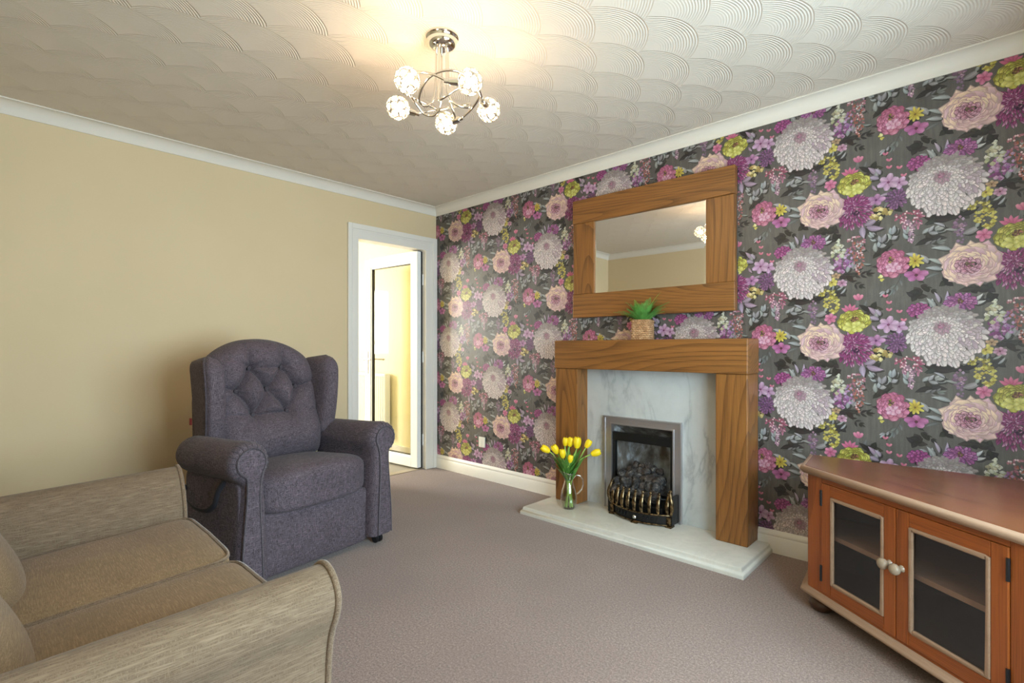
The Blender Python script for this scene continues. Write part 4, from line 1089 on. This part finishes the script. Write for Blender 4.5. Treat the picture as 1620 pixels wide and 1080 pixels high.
# ------------------------------------------------------------------ sofa
def catmull(pts, m=5, closed=False):
    pts = [Vector(p) for p in pts]; n = len(pts); P = []
    for k in range(n if closed else n - 1):
        g = (lambda i: pts[i % n]) if closed else (lambda i: pts[max(0, min(n - 1, i))])
        p0, p1, p2, p3 = g(k - 1), g(k), g(k + 1), g(k + 2)
        for j in range(m):
            t = j / m
            P.append(0.5 * ((2 * p1) + (p2 - p0) * t + (2 * p0 - 5 * p1 + 4 * p2 - p3) * t * t + (3 * p1 - p0 - 3 * p2 + p3) * t ** 3))
    if not closed: P.append(pts[-1])
    return P

def sofa():
    cx = 1.955
    r = thing('sofa', (cx, -2.785, 0), 'beige ribbed two seat sofa in front of the charcoal armchair', 'sofa', radians(-1.8))
    yb, yf = -0.40, 0.40
    # arm profile (distance from sofa centre outwards, height)
    A = [(0.545, 0.10), (0.545, 0.42), (0.560, 0.50), (0.592, 0.560), (0.625, 0.596), (0.660, 0.612), (0.695, 0.605), (0.722, 0.580), (0.730, 0.550), (0.720, 0.515), (0.698, 0.47), (0.684, 0.40), (0.680, 0.28), (0.680, 0.06), (0.56, 0.06)]
    prof = [(p.x, p.y) for p in catmull([(a, b, 0) for a, b in A], 4, True)]
    for sx in (-1, 1):
        mb = MB(); n = len(prof); ring = []
        mx = sum(a for a, b in prof) / n; mz = sum(b for a, b in prof) / n
        ys = [(yb, 0), (yb + 0.02, 0.0)] + [(yb + (yf - yb) * k / 12, 0.0) for k in range(1, 12)] + [(yf - 0.012, 0.0), (yf - 0.003, 0.004), (yf, 0.010)]
        vs = []
        for (y, ins) in ys:
            for (a, b) in prof:
                d = Vector((mx - a, mz - b)); d.normalize()
                vs.append((sx * (a + d.x * ins), y, b + d.y * ins - (0.03 * (yf - y) / 0.8 if b > 0.3 else 0)))
        m = len(ys)
        fs = [(i * n + k, i * n + (k + 1) % n, (i + 1) * n + (k + 1) % n, (i + 1) * n + k) for i in range(m - 1) for k in range(n)]
        fs += [tuple(range(n)), tuple((m - 1) * n + k for k in range(n - 1, -1, -1))]
        mb.add(vs, fs)
        arm = build('arm', mb, M_sofa_arm, r, smooth=50)
        pth = [(sx * a, yf - 0.004, b) for a, b in prof if b > 0.07]
        i0 = min(range(len(pth)), key=lambda i: (pth[i][2], abs(pth[i][0])))
        # order so the piping runs inner foot -> over the top -> outer foot
        seq = [(sx * p.x, yf - 0.004, p.y) for p in catmull([(a, b, 0) for a, b in A[:-1]], 5)]
        build('piping', MB().tube(seq, 0.0075, 8), M_sofapipe, arm, smooth=60)
    build('base', MB().box(-0.56, yb + 0.02, 0.05, 0.56, yf - 0.035, 0.30), M_sofa_arm, r, bevel=0.012)
    for sx in (-1, 1):
        for y in (yb + 0.06, yf - 0.07): build('foot', MB().lathe([(0.022, 0), (0.026, 0.05)], 16, (sx * 0.62, y, 0.0)), M_bunfoot, r, smooth=40)
    for k, (x0, x1) in enumerate(((-0.545, 0.012), (0.018, 0.545))):
        xm, hw = (x0 + x1) / 2, (x1 - x0) / 2
        zc, hz = 0.362, 0.078; y0, y1 = -0.26, 0.407; ym, hy = (y0 + y1) / 2, (y1 - y0) / 2
        def warp(p, q):
            u, v = q[0], q[1]
            z = p[2]
            if z > zc: z += 0.022 * (1 - u * u) * (1 - 0.6 * v * v)
            z -= 0.045 * (y1 - p[1]) / (y1 - y0)
            return (p[0], p[1], z)
        mb = MB().rbox((xm, ym, zc), (hw, hy, hz), 12.0, 80, 40, warp=warp)
        s = build('seat_cushion', mb, M_sofa_seat, r, smooth=60)
        for zz in (hz * 0.90, -hz * 0.90):
            pts = []
            for i in range(72):
                a = 2 * pi * i / 72; ex = 2 / 12.0
                x = math.copysign(abs(cos(a)) ** ex, cos(a)); y = math.copysign(abs(sin(a)) ** ex, sin(a))
                z = zc + zz + (0.022 * (1 - x * x) * (1 - 0.6 * y * y) * 1.0 if zz > 0 else 0) - 0.045 * (1 - y) / 2
                pts.append((xm + x * (hw - 0.004), ym + y * (hy - 0.003), z))
            build('piping', MB().tube(pts, 0.006, 6, closed=True), M_sofapipe, s, smooth=60)
    build('back_frame', MB().rbox((0, -0.395, 0.44), (0.66, 0.055, 0.40), 7, 48, 20), M_sofa_arm, r, smooth=60)
    for xm in (-0.275, 0.275):
        def warp(p, q):
            t = (p[2] - 0.42) / 0.45
            return (p[0], p[1] - 0.28 * t, p[2])
        mb = MB().rbox((xm, -0.150, 0.600), (0.270, 0.118, 0.235), 2.5, 48, 28, warp=warp)
        b = build('back_cushion', mb, M_sofa_seat, r, smooth=60)
sofa()

# ------------------------------------------------------------------ riser recliner armchair
def armchair():
    r = thing('armchair', (0.92, -1.793, 0), 'dark charcoal wingback armchair with a buttoned back against the cream wall', 'armchair', radians(8.5))
    # body
    build('body', MB().rbox((0.03, 0, 0.20), (0.27, 0.335, 0.145), 14, 40, 16), M_chair, r, smooth=60)
    # footrest panel
    def wp(p, q):
        return (p[0] + 0.014 * (1 - q[1] ** 2) * (1 - q[2] ** 2) * (1 if q[0] > 0 else 0), p[1], p[2])
    build('footrest_panel', MB().rbox((0.300, 0, 0.180), (0.035, 0.330, 0.150), 9, 48, 24, warp=wp), M_chair, r, smooth=60)
    # seat cushion with a front roll
    def ws(p, q):
        x, y, z = p; fx = max(0.0, (x - 0.0) / 0.40)
        crown = 0.022 * (1 - q[1] ** 2) if q[2] > 0 else 0
        if q[2] < 0: z = z - 0.045 * fx ** 2
        z += crown - 0.030 * max(0, 1 - (x + 0.16) / 0.42)
        x += 0.015 * (1 - q[1] ** 2) * fx
        return (x, y, z)
    build('seat_cushion', MB().rbox((0.105, 0, 0.420), (0.265, 0.325, 0.088), 4.6, 72, 36, warp=ws), M_chair, r, smooth=60)
    # arms
    def arm(sy):
        def prof(k=1.0, ro=0.088):
            cz = 0.592; pts = [(-0.085, 0.06), (-0.080, 0.25), (-0.070, 0.42), (-0.066, 0.51)]
            for i in range(15):
                a = radians(196 - i * (196 + 62) / 14); pts.append((ro * cos(a), cz + ro * sin(a)))
            pts += [(0.024, 0.49), (0.026, 0.43), (0.036, 0.32), (0.046, 0.20), (0.050, 0.06)]
            return pts
        base = [(p.x, p.y) for p in catmull([(a, b, 0) for a, b in prof()], 3)]
        n = len(base); mb = MB(); vs = []
        cu, czz = 0.0, 0.45
        xs = [(-0.155, 0.035), (-0.150, 0.018), (-0.135, 0.006), (-0.11, 0.0)] + [(-0.11 + 0.40 * k / 9, 0.0) for k in range(1, 9)] + [(0.30, -0.002), (0.345, -0.003), (0.372, 0.0), (0.388, 0.008), (0.396, 0.020)]
        for (x, ins) in xs:
            t = (x + 0.15) / 0.55
            for (a, b) in base:
                drop = 0.018 * (1 - t) if b > 0.5 else 0
                d = Vector((0.0 - a, (0.60 if b > 0.5 else 0.3) - b)); L = d.length; d = d / max(L, 1e-6)
                if b <= 0.5: d = Vector((-1 if a > 0 else 1, 0))
                vs.append((x, sy * (0.3775 + a + d.x * ins), b + d.y * ins - drop))
        m = len(xs)
        fs = [(i * n + k, i * n + (k + 1) % n, (i + 1) * n + (k + 1) % n, (i + 1) * n + k) for i in range(m - 1) for k in range(n)]
        fs += [tuple(range(n)), tuple((m - 1) * n + k for k in range(n - 1, -1, -1))]
        mb.add(vs, fs)
        a_ = build('arm', mb, M_chair, r, smooth=50)
        # front facing panel: scroll disc and column
        ro = 0.063
        fp = [(-0.050, 0.065), (-0.044, 0.25), (-0.036, 0.42), (-0.042, 0.52)]
        fp += [(ro * cos(radians(200 - i * (200 + 58) / 14)), 0.592 + ro * sin(radians(200 - i * (200 + 58) / 14))) for i in range(15)]
        fp += [(0.020, 0.52), (0.020, 0.44), (0.030, 0.32), (0.039, 0.20), (0.043, 0.065)]
        fpp = [(p.x, p.y) for p in catmull([(a, b, 0) for a, b in fp], 3)]
        pm = MB().prism(fpp, 0.37, 0.402, lambda a, b, h: (h, sy * (0.3775 + a), b))
        pan = build('front_panel', pm, M_chair, a_, smooth=40, bevel=0.003)
        build('piping', MB().tube([(0.401, sy * (0.3775 + a), b) for a, b in fpp], 0.0042, 6), M_chairpipe, pan, smooth=60)
        ip = [(-0.050 + 0.0, 0.065), (-0.052, 0.40), (-0.058, 0.50)]
        # gathered pleats round the scroll
        pl = MB()
        for i in range(15):
            a = radians(205 - i * 18); c, s_ = cos(a), sin(a)
            pl.tube([(0.398, sy * (0.3775 + 0.066 * c), 0.592 + 0.066 * s_), (0.388, sy * (0.3775 + 0.080 * c), 0.592 + 0.080 * s_), (0.368, sy * (0.3775 + 0.0885 * c), 0.592 + 0.0885 * s_), (0.335, sy * (0.3775 + 0.0890 * c), 0.592 + 0.0890 * s_)], [0.0026, 0.0030, 0.0022, 0.0008], 6)
        build('pleats', pl, M_chairpipe, a_, smooth=60)
        return a_
    for sy in (-1, 1): arm(sy)
    # side panels under the arms
    for sy in (-1, 1):
        build('side_panel', MB().rbox((0.11, sy * 0.385, 0.28), (0.25, 0.030, 0.22), 16, 32, 16), M_chair, r, smooth=60)
    # wings
    for sy in (-1, 1):
        def wing(u, v, sy=sy):
            # v: bottom -> top ; u: round the section
            a = 2 * pi * u; c, s_ = cos(a), sin(a)
            k = (abs(c) ** 4 + abs(s_) ** 4) ** (-0.25)
            z = 0.585 + 0.47 * v
            topr = max(0.0, (v - 0.80) / 0.20); botr = max(0.0, (0.10 - v) / 0.10)
            shrink = math.sqrt(max(0.0004, 1 - topr ** 2.6)) * math.sqrt(max(0.0004, 1 - botr ** 3))
            fx = -0.075 + 0.085 * (0.3 + 0.7 * sin(pi * min(1, 0.10 + 0.62 * v)))
            bx = -0.225 - 0.05 * v
            xm, hx = (fx + bx) / 2, (fx - bx) / 2
            yo = 0.360 + 0.018 * v; th = 0.052
            x = xm + hx * c * k * (0.55 + 0.45 * shrink) - 0.05 * topr ** 2 * 0.4
            y = yo - th + th * s_ * k * shrink * (0.90 + 0.10 * c)
            return (x, sy * (y + 0.012 * c), z - 0.02 * topr * (1 - c) * 0.5)
        mb = MB().grid(wing, 36, 28, cu=True)
        nv = 28; o = 0
        mb.f.append(tuple(range(36))); mb.m.append(0); mb.f.append(tuple((nv - 1) * 36 + k for k in range(36))); mb.m.append(0)
        w = build('wing', mb, M_chair, r, smooth=60)
        pp = []
        for k in range(25):
            v = 0.04 + 0.94 * k / 24
            p = wing(0.14 if True else 0, v); pp.append((p[0], p[1] + sy * 0.001, p[2]))
        build('piping', MB().tube(pp, 0.0045, 6), M_chairpipe, w, smooth=60)
    build('red_tag', MB().box(-0.245, -0.352, 0.70, -0.228, -0.346, 0.735), M_redtag, r, label='small red fabric tag')
    # back shell
    def shell(p, q): return (p[0] - 0.05 * (p[2] - 0.55), p[1], p[2] - (0.07 * (p[1] / 0.34) ** 2 if q[2] > 0.5 else 0))
    build('back_shell', MB().rbox((-0.215, 0, 0.60), (0.05, 0.335, 0.42), 8, 48, 28, warp=shell), M_chair, r, smooth=60)
    # buttoned back cushion
    btn = [(-0.088, 0.985), (0.098, 0.985), (-0.170, 0.865), (0.0, 0.868), (0.172, 0.872), (-0.095, 0.735), (0.102, 0.738)]
    segs = [(0, 2), (0, 3), (1, 3), (1, 4), (2, 5), (3, 5), (3, 6), (4, 6), (0, 1), (5, 6)]
    weak = {(0, 1): 0.45, (5, 6): 0.8}
    extra = [((-0.088, 0.985), (-0.115, 1.14), .9), ((0.098, 0.985), (0.085, 1.15), .9), ((-0.170, 0.865), (-0.30, 0.905), .8), ((0.172, 0.872), (0.30, 0.905), .8), ((-0.095, 0.735), (-0.30, 0.755), .55), ((0.102, 0.738), (0.30, 0.74), .35),
             ((-0.095, 0.735), (-0.10, 0.60), .5), ((0.102, 0.738), (0.15, 0.64), .4), ((-0.088, 0.985), (-0.22, 1.05), .5), ((0.098, 0.985), (0.26, 1.01), .35), ((-0.170, 0.865), (-0.28, 0.78), .5), ((-0.095, 0.735), (-0.19, 0.68), .5), ((0.0, 0.868), (0.09, 0.872), .25), ((0.0, 0.868), (-0.09, 0.865), .25)]
    def dseg(y, z, a, b):
        ab = (b[0] - a[0], b[1] - a[1]); L2 = ab[0] ** 2 + ab[1] ** 2
        t = max(0, min(1, ((y - a[0]) * ab[0] + (z - a[1]) * ab[1]) / L2))
        return math.hypot(y - a[0] - ab[0] * t, z - a[1] - ab[1] * t), t
    ZB = 0.475
    def ztop(y): return 1.145 - 0.100 * (abs(y) / 0.30) ** 2.2
    def hw(z): return 0.304 - 0.030 * max(0, (z - 0.9) / 0.25)
    def front(u, v):
        s_ = (u - 0.5) * 2
        s2 = math.copysign(1 - (1 - abs(s_)) ** 1.35, s_)
        y0 = s2 * 0.312
        vz = 1 - (1 - v) ** 1.15
        z = ZB + vz * (ztop(y0) - ZB); y = s2 * hw(z)
        e = (1 - abs(s2) ** 5) * (1 - abs(2 * vz - 1) ** 7)
        e = max(0, e) ** 0.5
        xb = -0.015 - 0.19 * (z - ZB)
        x = xb - 0.105 + 0.135 * e
        x += 0.028 * math.exp(-((z - 0.62) / 0.085) ** 2) * e
        d = 0.0
        for (by, bz) in btn:
            rr = math.hypot(y - by, z - bz)
            d += 0.034 * math.exp(-(rr / 0.022) ** 1.3) + 0.024 * math.exp(-(rr / 0.075) ** 2)
        f = 0.0
        for (i, j) in segs:
            dd, t = dseg(y, z, btn[i], btn[j]); w = weak.get((i, j), 1.0)
            f = max(f, w * (0.024 * math.exp(-(dd / 0.009) ** 1.3) + 0.038 * math.exp(-(dd / 0.032) ** 2)))
        for (a, b, w) in extra:
            dd, t = dseg(y, z, a, b)
            f = max(f, w * (1 - 0.45 * t) * (0.020 * math.exp(-(dd / 0.009) ** 1.3) + 0.024 * math.exp(-(dd / 0.028) ** 2)))
        # small radiating crinkles near the buttons
        cr = 0.0
        for (by, bz) in btn:
            rr = math.hypot(y - by, z - bz)
            if rr < 0.10: cr += 0.0022 * sin(9 * math.atan2(z - bz, y - by) + by * 40) * math.exp(-((rr - 0.035) / 0.03) ** 2)
        x -= (d + f + cr) * min(1, e * 1.3)
        x += 0.004 * mnoise.noise(Vector((y * 9, z * 9, 1.7))) * e
        return (x, y, z)
    NU, NV = 181, 191
    mb = MB().grid(front, NU, NV)
    def backf(u, v):
        p = front(u, v); s_ = abs((u - 0.5) * 2)
        xb = -0.015 - 0.19 * (p[2] - ZB) - 0.105
        if u in (0.0, 1.0) or v in (0.0, 1.0): return p
        return (xb - 0.05 * (1 - s_ ** 4), p[1], p[2])
    us = NU
    mb.grid(backf, NU, NV)
    bc = build('back_cushion', mb, M_chair, r, smooth=70)
    bm = MB()
    for (by, bz) in btn:
        v = None
        xb = -0.015 - 0.19 * (bz - ZB)
        build('button', MB().ball((xb - 0.052 + (0.028 * math.exp(-((bz - 0.62) / 0.085) ** 2)), by, bz), (0.006, 0.0105, 0.0105), 14, 9), M_chairpipe, bc, smooth=180)
    # release strap on the left side
    build('release_strap', MB().tube(catmull([(0.25, -0.420, 0.50), (0.225, -0.436, 0.45), (0.20, -0.440, 0.39), (0.14, -0.446, 0.355), (0.05, -0.450, 0.350), (-0.05, -0.446, 0.37), (-0.10, -0.436, 0.40), (-0.13, -0.416, 0.42)], 6), 0.012, 8, flat=0.3), M_darkcloth, r, smooth=60, label='black release strap')
    # castors
    for x in (0.335, -0.13):
        for sy in (-1, 1):
            mb = MB()
            for dy in (-0.013, 0.013):
                mb.lathe([(0.0005, -0.010), (0.020, -0.010), (0.0245, -0.006), (0.0245, 0.006), (0.020, 0.010), (0.0005, 0.010)], 22, (x, sy * 0.375 + dy, 0.0247), lambda a, b, c: (a, c, b), cap=False)
            mb.tube([(x, sy * 0.375, 0.02), (x, sy * 0.375, 0.075)], 0.008, 8)
            build('castor', mb, M_black, r, smooth=40, recalc=False)
armchair()

# ------------------------------------------------------------------ corner cabinet
def cabinet():
    ang = math.atan2(-0.615, 0.788)
    r = thing('corner_cabinet', (3.142, -0.542, 0), 'low reddish pine corner cabinet with two glazed doors, beside the fireplace', 'cabinet', ang)
    W = 0.862
    poly = [(0, 0), (W, 0), (1.055, 0.185), (0.67, 0.70), (0.455, 0.725), (-0.189, 0.197)]
    def inset(p, d):
        n = len(p); out = []
        for i in range(n):
            a, b, c = Vector(p[i - 1]), Vector(p[i]), Vector(p[(i + 1) % n])
            e1 = (b - a).normalized(); e2 = (c - b).normalized()
            n1 = Vector((-e1.y, e1.x)); n2 = Vector((-e2.y, e2.x))
            m = (n1 + n2); m = m / max(0.2, m.dot(n1))
            q = b + m * d; out.append((q.x, q.y))
        return out
    ZT = 0.60; body = inset(poly, 0.022)
    z0, z1 = 0.094, ZT - 0.028
    # body: outer shell panels
    def wall(a, b, t, za, zb, mb):
        a, b = Vector(a), Vector(b); d = (b - a).normalized(); nn = Vector((-d.y, d.x)) * t
        mb.prism([tuple(a), tuple(b), tuple(b + nn), tuple(a + nn)], za, zb)
    mb = MB()
    n = len(body)
    for i in range(1, n): wall(body[i], body[(i + 1) % n], 0.016, z0, z1, mb)
    mb.prism(body, z0, z0 + 0.016); mb.prism(body, z1 - 0.012, z1)
    build('carcass', mb, M_inside, r)
    # outer side veneer + face frame in pine
    fy = body[0][1]; xa, xb = body[0][0], body[1][0]
    d0, dm, d1 = 0.086, 0.424, 0.771
    for (a, b) in ((xa, d0), (d1, xb)): build('face_stile', MB().box(a, fy - 0.002, z0, b, fy + 0.02, z1), M_pine_z, r, bevel=0.002)
    for (a, b) in ((z1 - 0.025, z1), (z0, z0 + 0.009)): build('face_rail', MB().box(d0, fy - 0.002, a, d1, fy + 0.02, b), M_pine_x, r, bevel=0.002)
    for (a, b) in ((body[-1], body[0]), (body[1], body[2])):
        A_, B_ = Vector(a), Vector(b); d = (B_ - A_).normalized(); nn = Vector((d.y, -d.x)) * 0.002
        s = MB().prism([tuple(A_), tuple(A_ + nn), tuple(B_ + nn), tuple(B_)], z0, z1)
        build('side_panel', s, M_pine_z, r)
    # top with pale worn front moulding
    top = inset(poly, 0.006)
    build('top', MB().prism(top, ZT - 0.024, ZT), M_pinetop, r, bevel=0.006)
    def moulding(name, prof, base, edges):
        mb = MB(); m = len(prof); idx = edges; vs = []
        for j, i in enumerate(idx):
            for (o, z) in prof:
                q = inset(base, -o)[i]; vs.append((q[0], q[1], z))
        fs = [(j * m + k, j * m + (k + 1) % m, (j + 1) * m + (k + 1) % m, (j + 1) * m + k) for j in range(len(idx) - 1) for k in range(m)]
        fs += [tuple(range(m)), tuple((len(idx) - 1) * m + k for k in range(m - 1, -1, -1))]
        mb.add(vs, fs); build(name, mb, M_worn, r, smooth=50)
    moulding('top_moulding', [(-0.014, ZT - 0.001), (0.0, ZT - 0.001), (0.006, ZT - 0.005), (0.009, ZT - 0.012), (0.007, ZT - 0.020), (0.002, ZT - 0.024), (-0.002, ZT - 0.030), (-0.014, ZT - 0.032)], poly, [5, 0, 1, 2])
    moulding('base_moulding', [(-0.04, 0.0955), (-0.010, 0.0955), (-0.004, 0.092), (-0.002, 0.087), (0.004, 0.085), (0.007, 0.079), (0.004, 0.072), (-0.04, 0.070)], poly, [5, 0, 1, 2])
    build('base', MB().prism(inset(poly, 0.012), 0.070, 0.094), M_pine_x, r)
    for (x, y) in ((0.04, 0.06), (W - 0.04, 0.06), (-0.12, 0.19), (0.98, 0.18), (0.46, 0.64)):
        build('bun_foot', MB().lathe([(0.024, 0.0), (0.040, 0.010), (0.047, 0.028), (0.042, 0.046), (0.032, 0.052), (0.030, 0.058), (0.040, 0.064), (0.040, 0.070)], 24, (x, y, 0)), M_bunfoot, r, smooth=50)
    # shelf inside
    build('shelf', MB().prism(inset(body, 0.03), 0.320, 0.338), M_shelf, r)
    # doors
    for k, (a, b) in enumerate(((d0 + 0.002, dm - 0.001), (dm + 0.001, d1 - 0.002))):
        dz0, dz1 = z0 + 0.010, z1 - 0.026
        sw = 0.046; y0_, y1_ = fy - 0.006, fy + 0.016
        hx = a if k == 0 else b
        dr = bpy.data.objects.new('door', None); COL.objects.link(dr); dr.parent = r; dr.location = (hx, fy, 0)
        L = lambda v: v - hx
        for q in (L(a), L(b) - sw): build('door_stile', MB().box(q, -0.006, dz0, q + sw, 0.016, dz1), M_pine_z, dr, bevel=0.003)
        for q in (dz0, dz1 - sw): build('door_rail', MB().box(L(a) + sw, -0.0055, q, L(b) - sw, 0.016, q + sw), M_pine_x, dr, bevel=0.003)
        i0, i1, j0, j1 = L(a) + sw, L(b) - sw, dz0 + sw, dz1 - sw; w = 0.013
        build('glazing_bead', MB().box(i0, -0.009, j0, i0 + w, 0.006, j1).box(i1 - w, -0.009, j0, i1, 0.006, j1).box(i0 + w, -0.009, j0, i1 - w, 0.006, j0 + w).box(i0 + w, -0.009, j1 - w, i1 - w, 0.006, j1), M_worn, dr, bevel=0.005, seg=3)
        build('glass', MB().box(i0 + w - 0.003, 0.0, j0 + w - 0.003, i1 - w + 0.003, 0.004, j1 - w + 0.003), M_cabglass, dr)
        kx = (L(b) - 0.022) if k == 0 else (L(a) + 0.022)
        build('knob', MB().lathe([(0.012, 0.0), (0.010, 0.004), (0.0075, 0.010), (0.010, 0.015), (0.0175, 0.021), (0.0195, 0.029), (0.017, 0.036), (0.010, 0.041), (0.0005, 0.0425)], 24, (kx, -0.006, 0.350), lambda x, y, z: (x, -z, y), cap=False), M_knob, dr, smooth=60, recalc=False, label='pale painted knob')
        for hz in (0.18, 0.485):
            sx = 1 if k == 0 else -1
            build('hinge', MB().tube([(0, -0.007, hz - 0.032), (0, -0.007, hz + 0.032)], 0.005, 8).box(min(0, sx * 0.004), -0.007, hz - 0.03, max(0, sx * 0.004) + 0.001, -0.005, hz + 0.03), M_black, dr, smooth=40, label='black hinge')
cabinet()
# ------------------------------------------------------------------ camera and light
cd = bpy.data.cameras.new('camera'); cam = bpy.data.objects.new('camera', cd); COL.objects.link(cam)
cam.location = (3.717, -2.959, 1.095); cam.rotation_euler = (radians(90), 0, math.atan2(0.682, 0.731))
cd.sensor_width = 36; cd.lens = 807 / 1620 * 36; cd.shift_y = 10 / 1620; cd.clip_start = 0.02
sc.camera = cam

def area(name, loc, rot, sx, sy, power, color):
    l = bpy.data.lights.new(name, 'AREA'); l.shape = 'RECTANGLE'; l.size = sx; l.size_y = sy; l.energy = power; l.color = color
    o = bpy.data.objects.new(name, l); COL.objects.link(o); o.location = loc; o.rotation_euler = rot
    return o
# daylight entering through the two windows
area('window_daylight', (X1 + 0.19, (WY0 + WY1) / 2, (WZ0 + WZ1) / 2), (0, radians(90), 0), WZ1 - WZ0, WY1 - WY0, 140, (0.58, 0.79, 1.0))
area('hall_window_daylight', (HX - 0.12, (wy0 + wy1) / 2, (wz0 + wz1) / 2), (0, radians(-90), 0), wz1 - wz0, wy1 - wy0, 175, (0.95, 0.97, 1.0))
w = bpy.data.worlds.new('sky'); sc.world = w; w.use_nodes = True
bg = w.node_tree.nodes['Background']; bg.inputs[0].default_value = (0.75, 0.86, 1.0, 1); bg.inputs[1].default_value = 0.6
vs_ = sc.view_settings
vs_.view_transform = 'Standard'; vs_.look = 'None'; vs_.exposure = 0.42; vs_.gamma = 1.0; vs_.use_curve_mapping = False
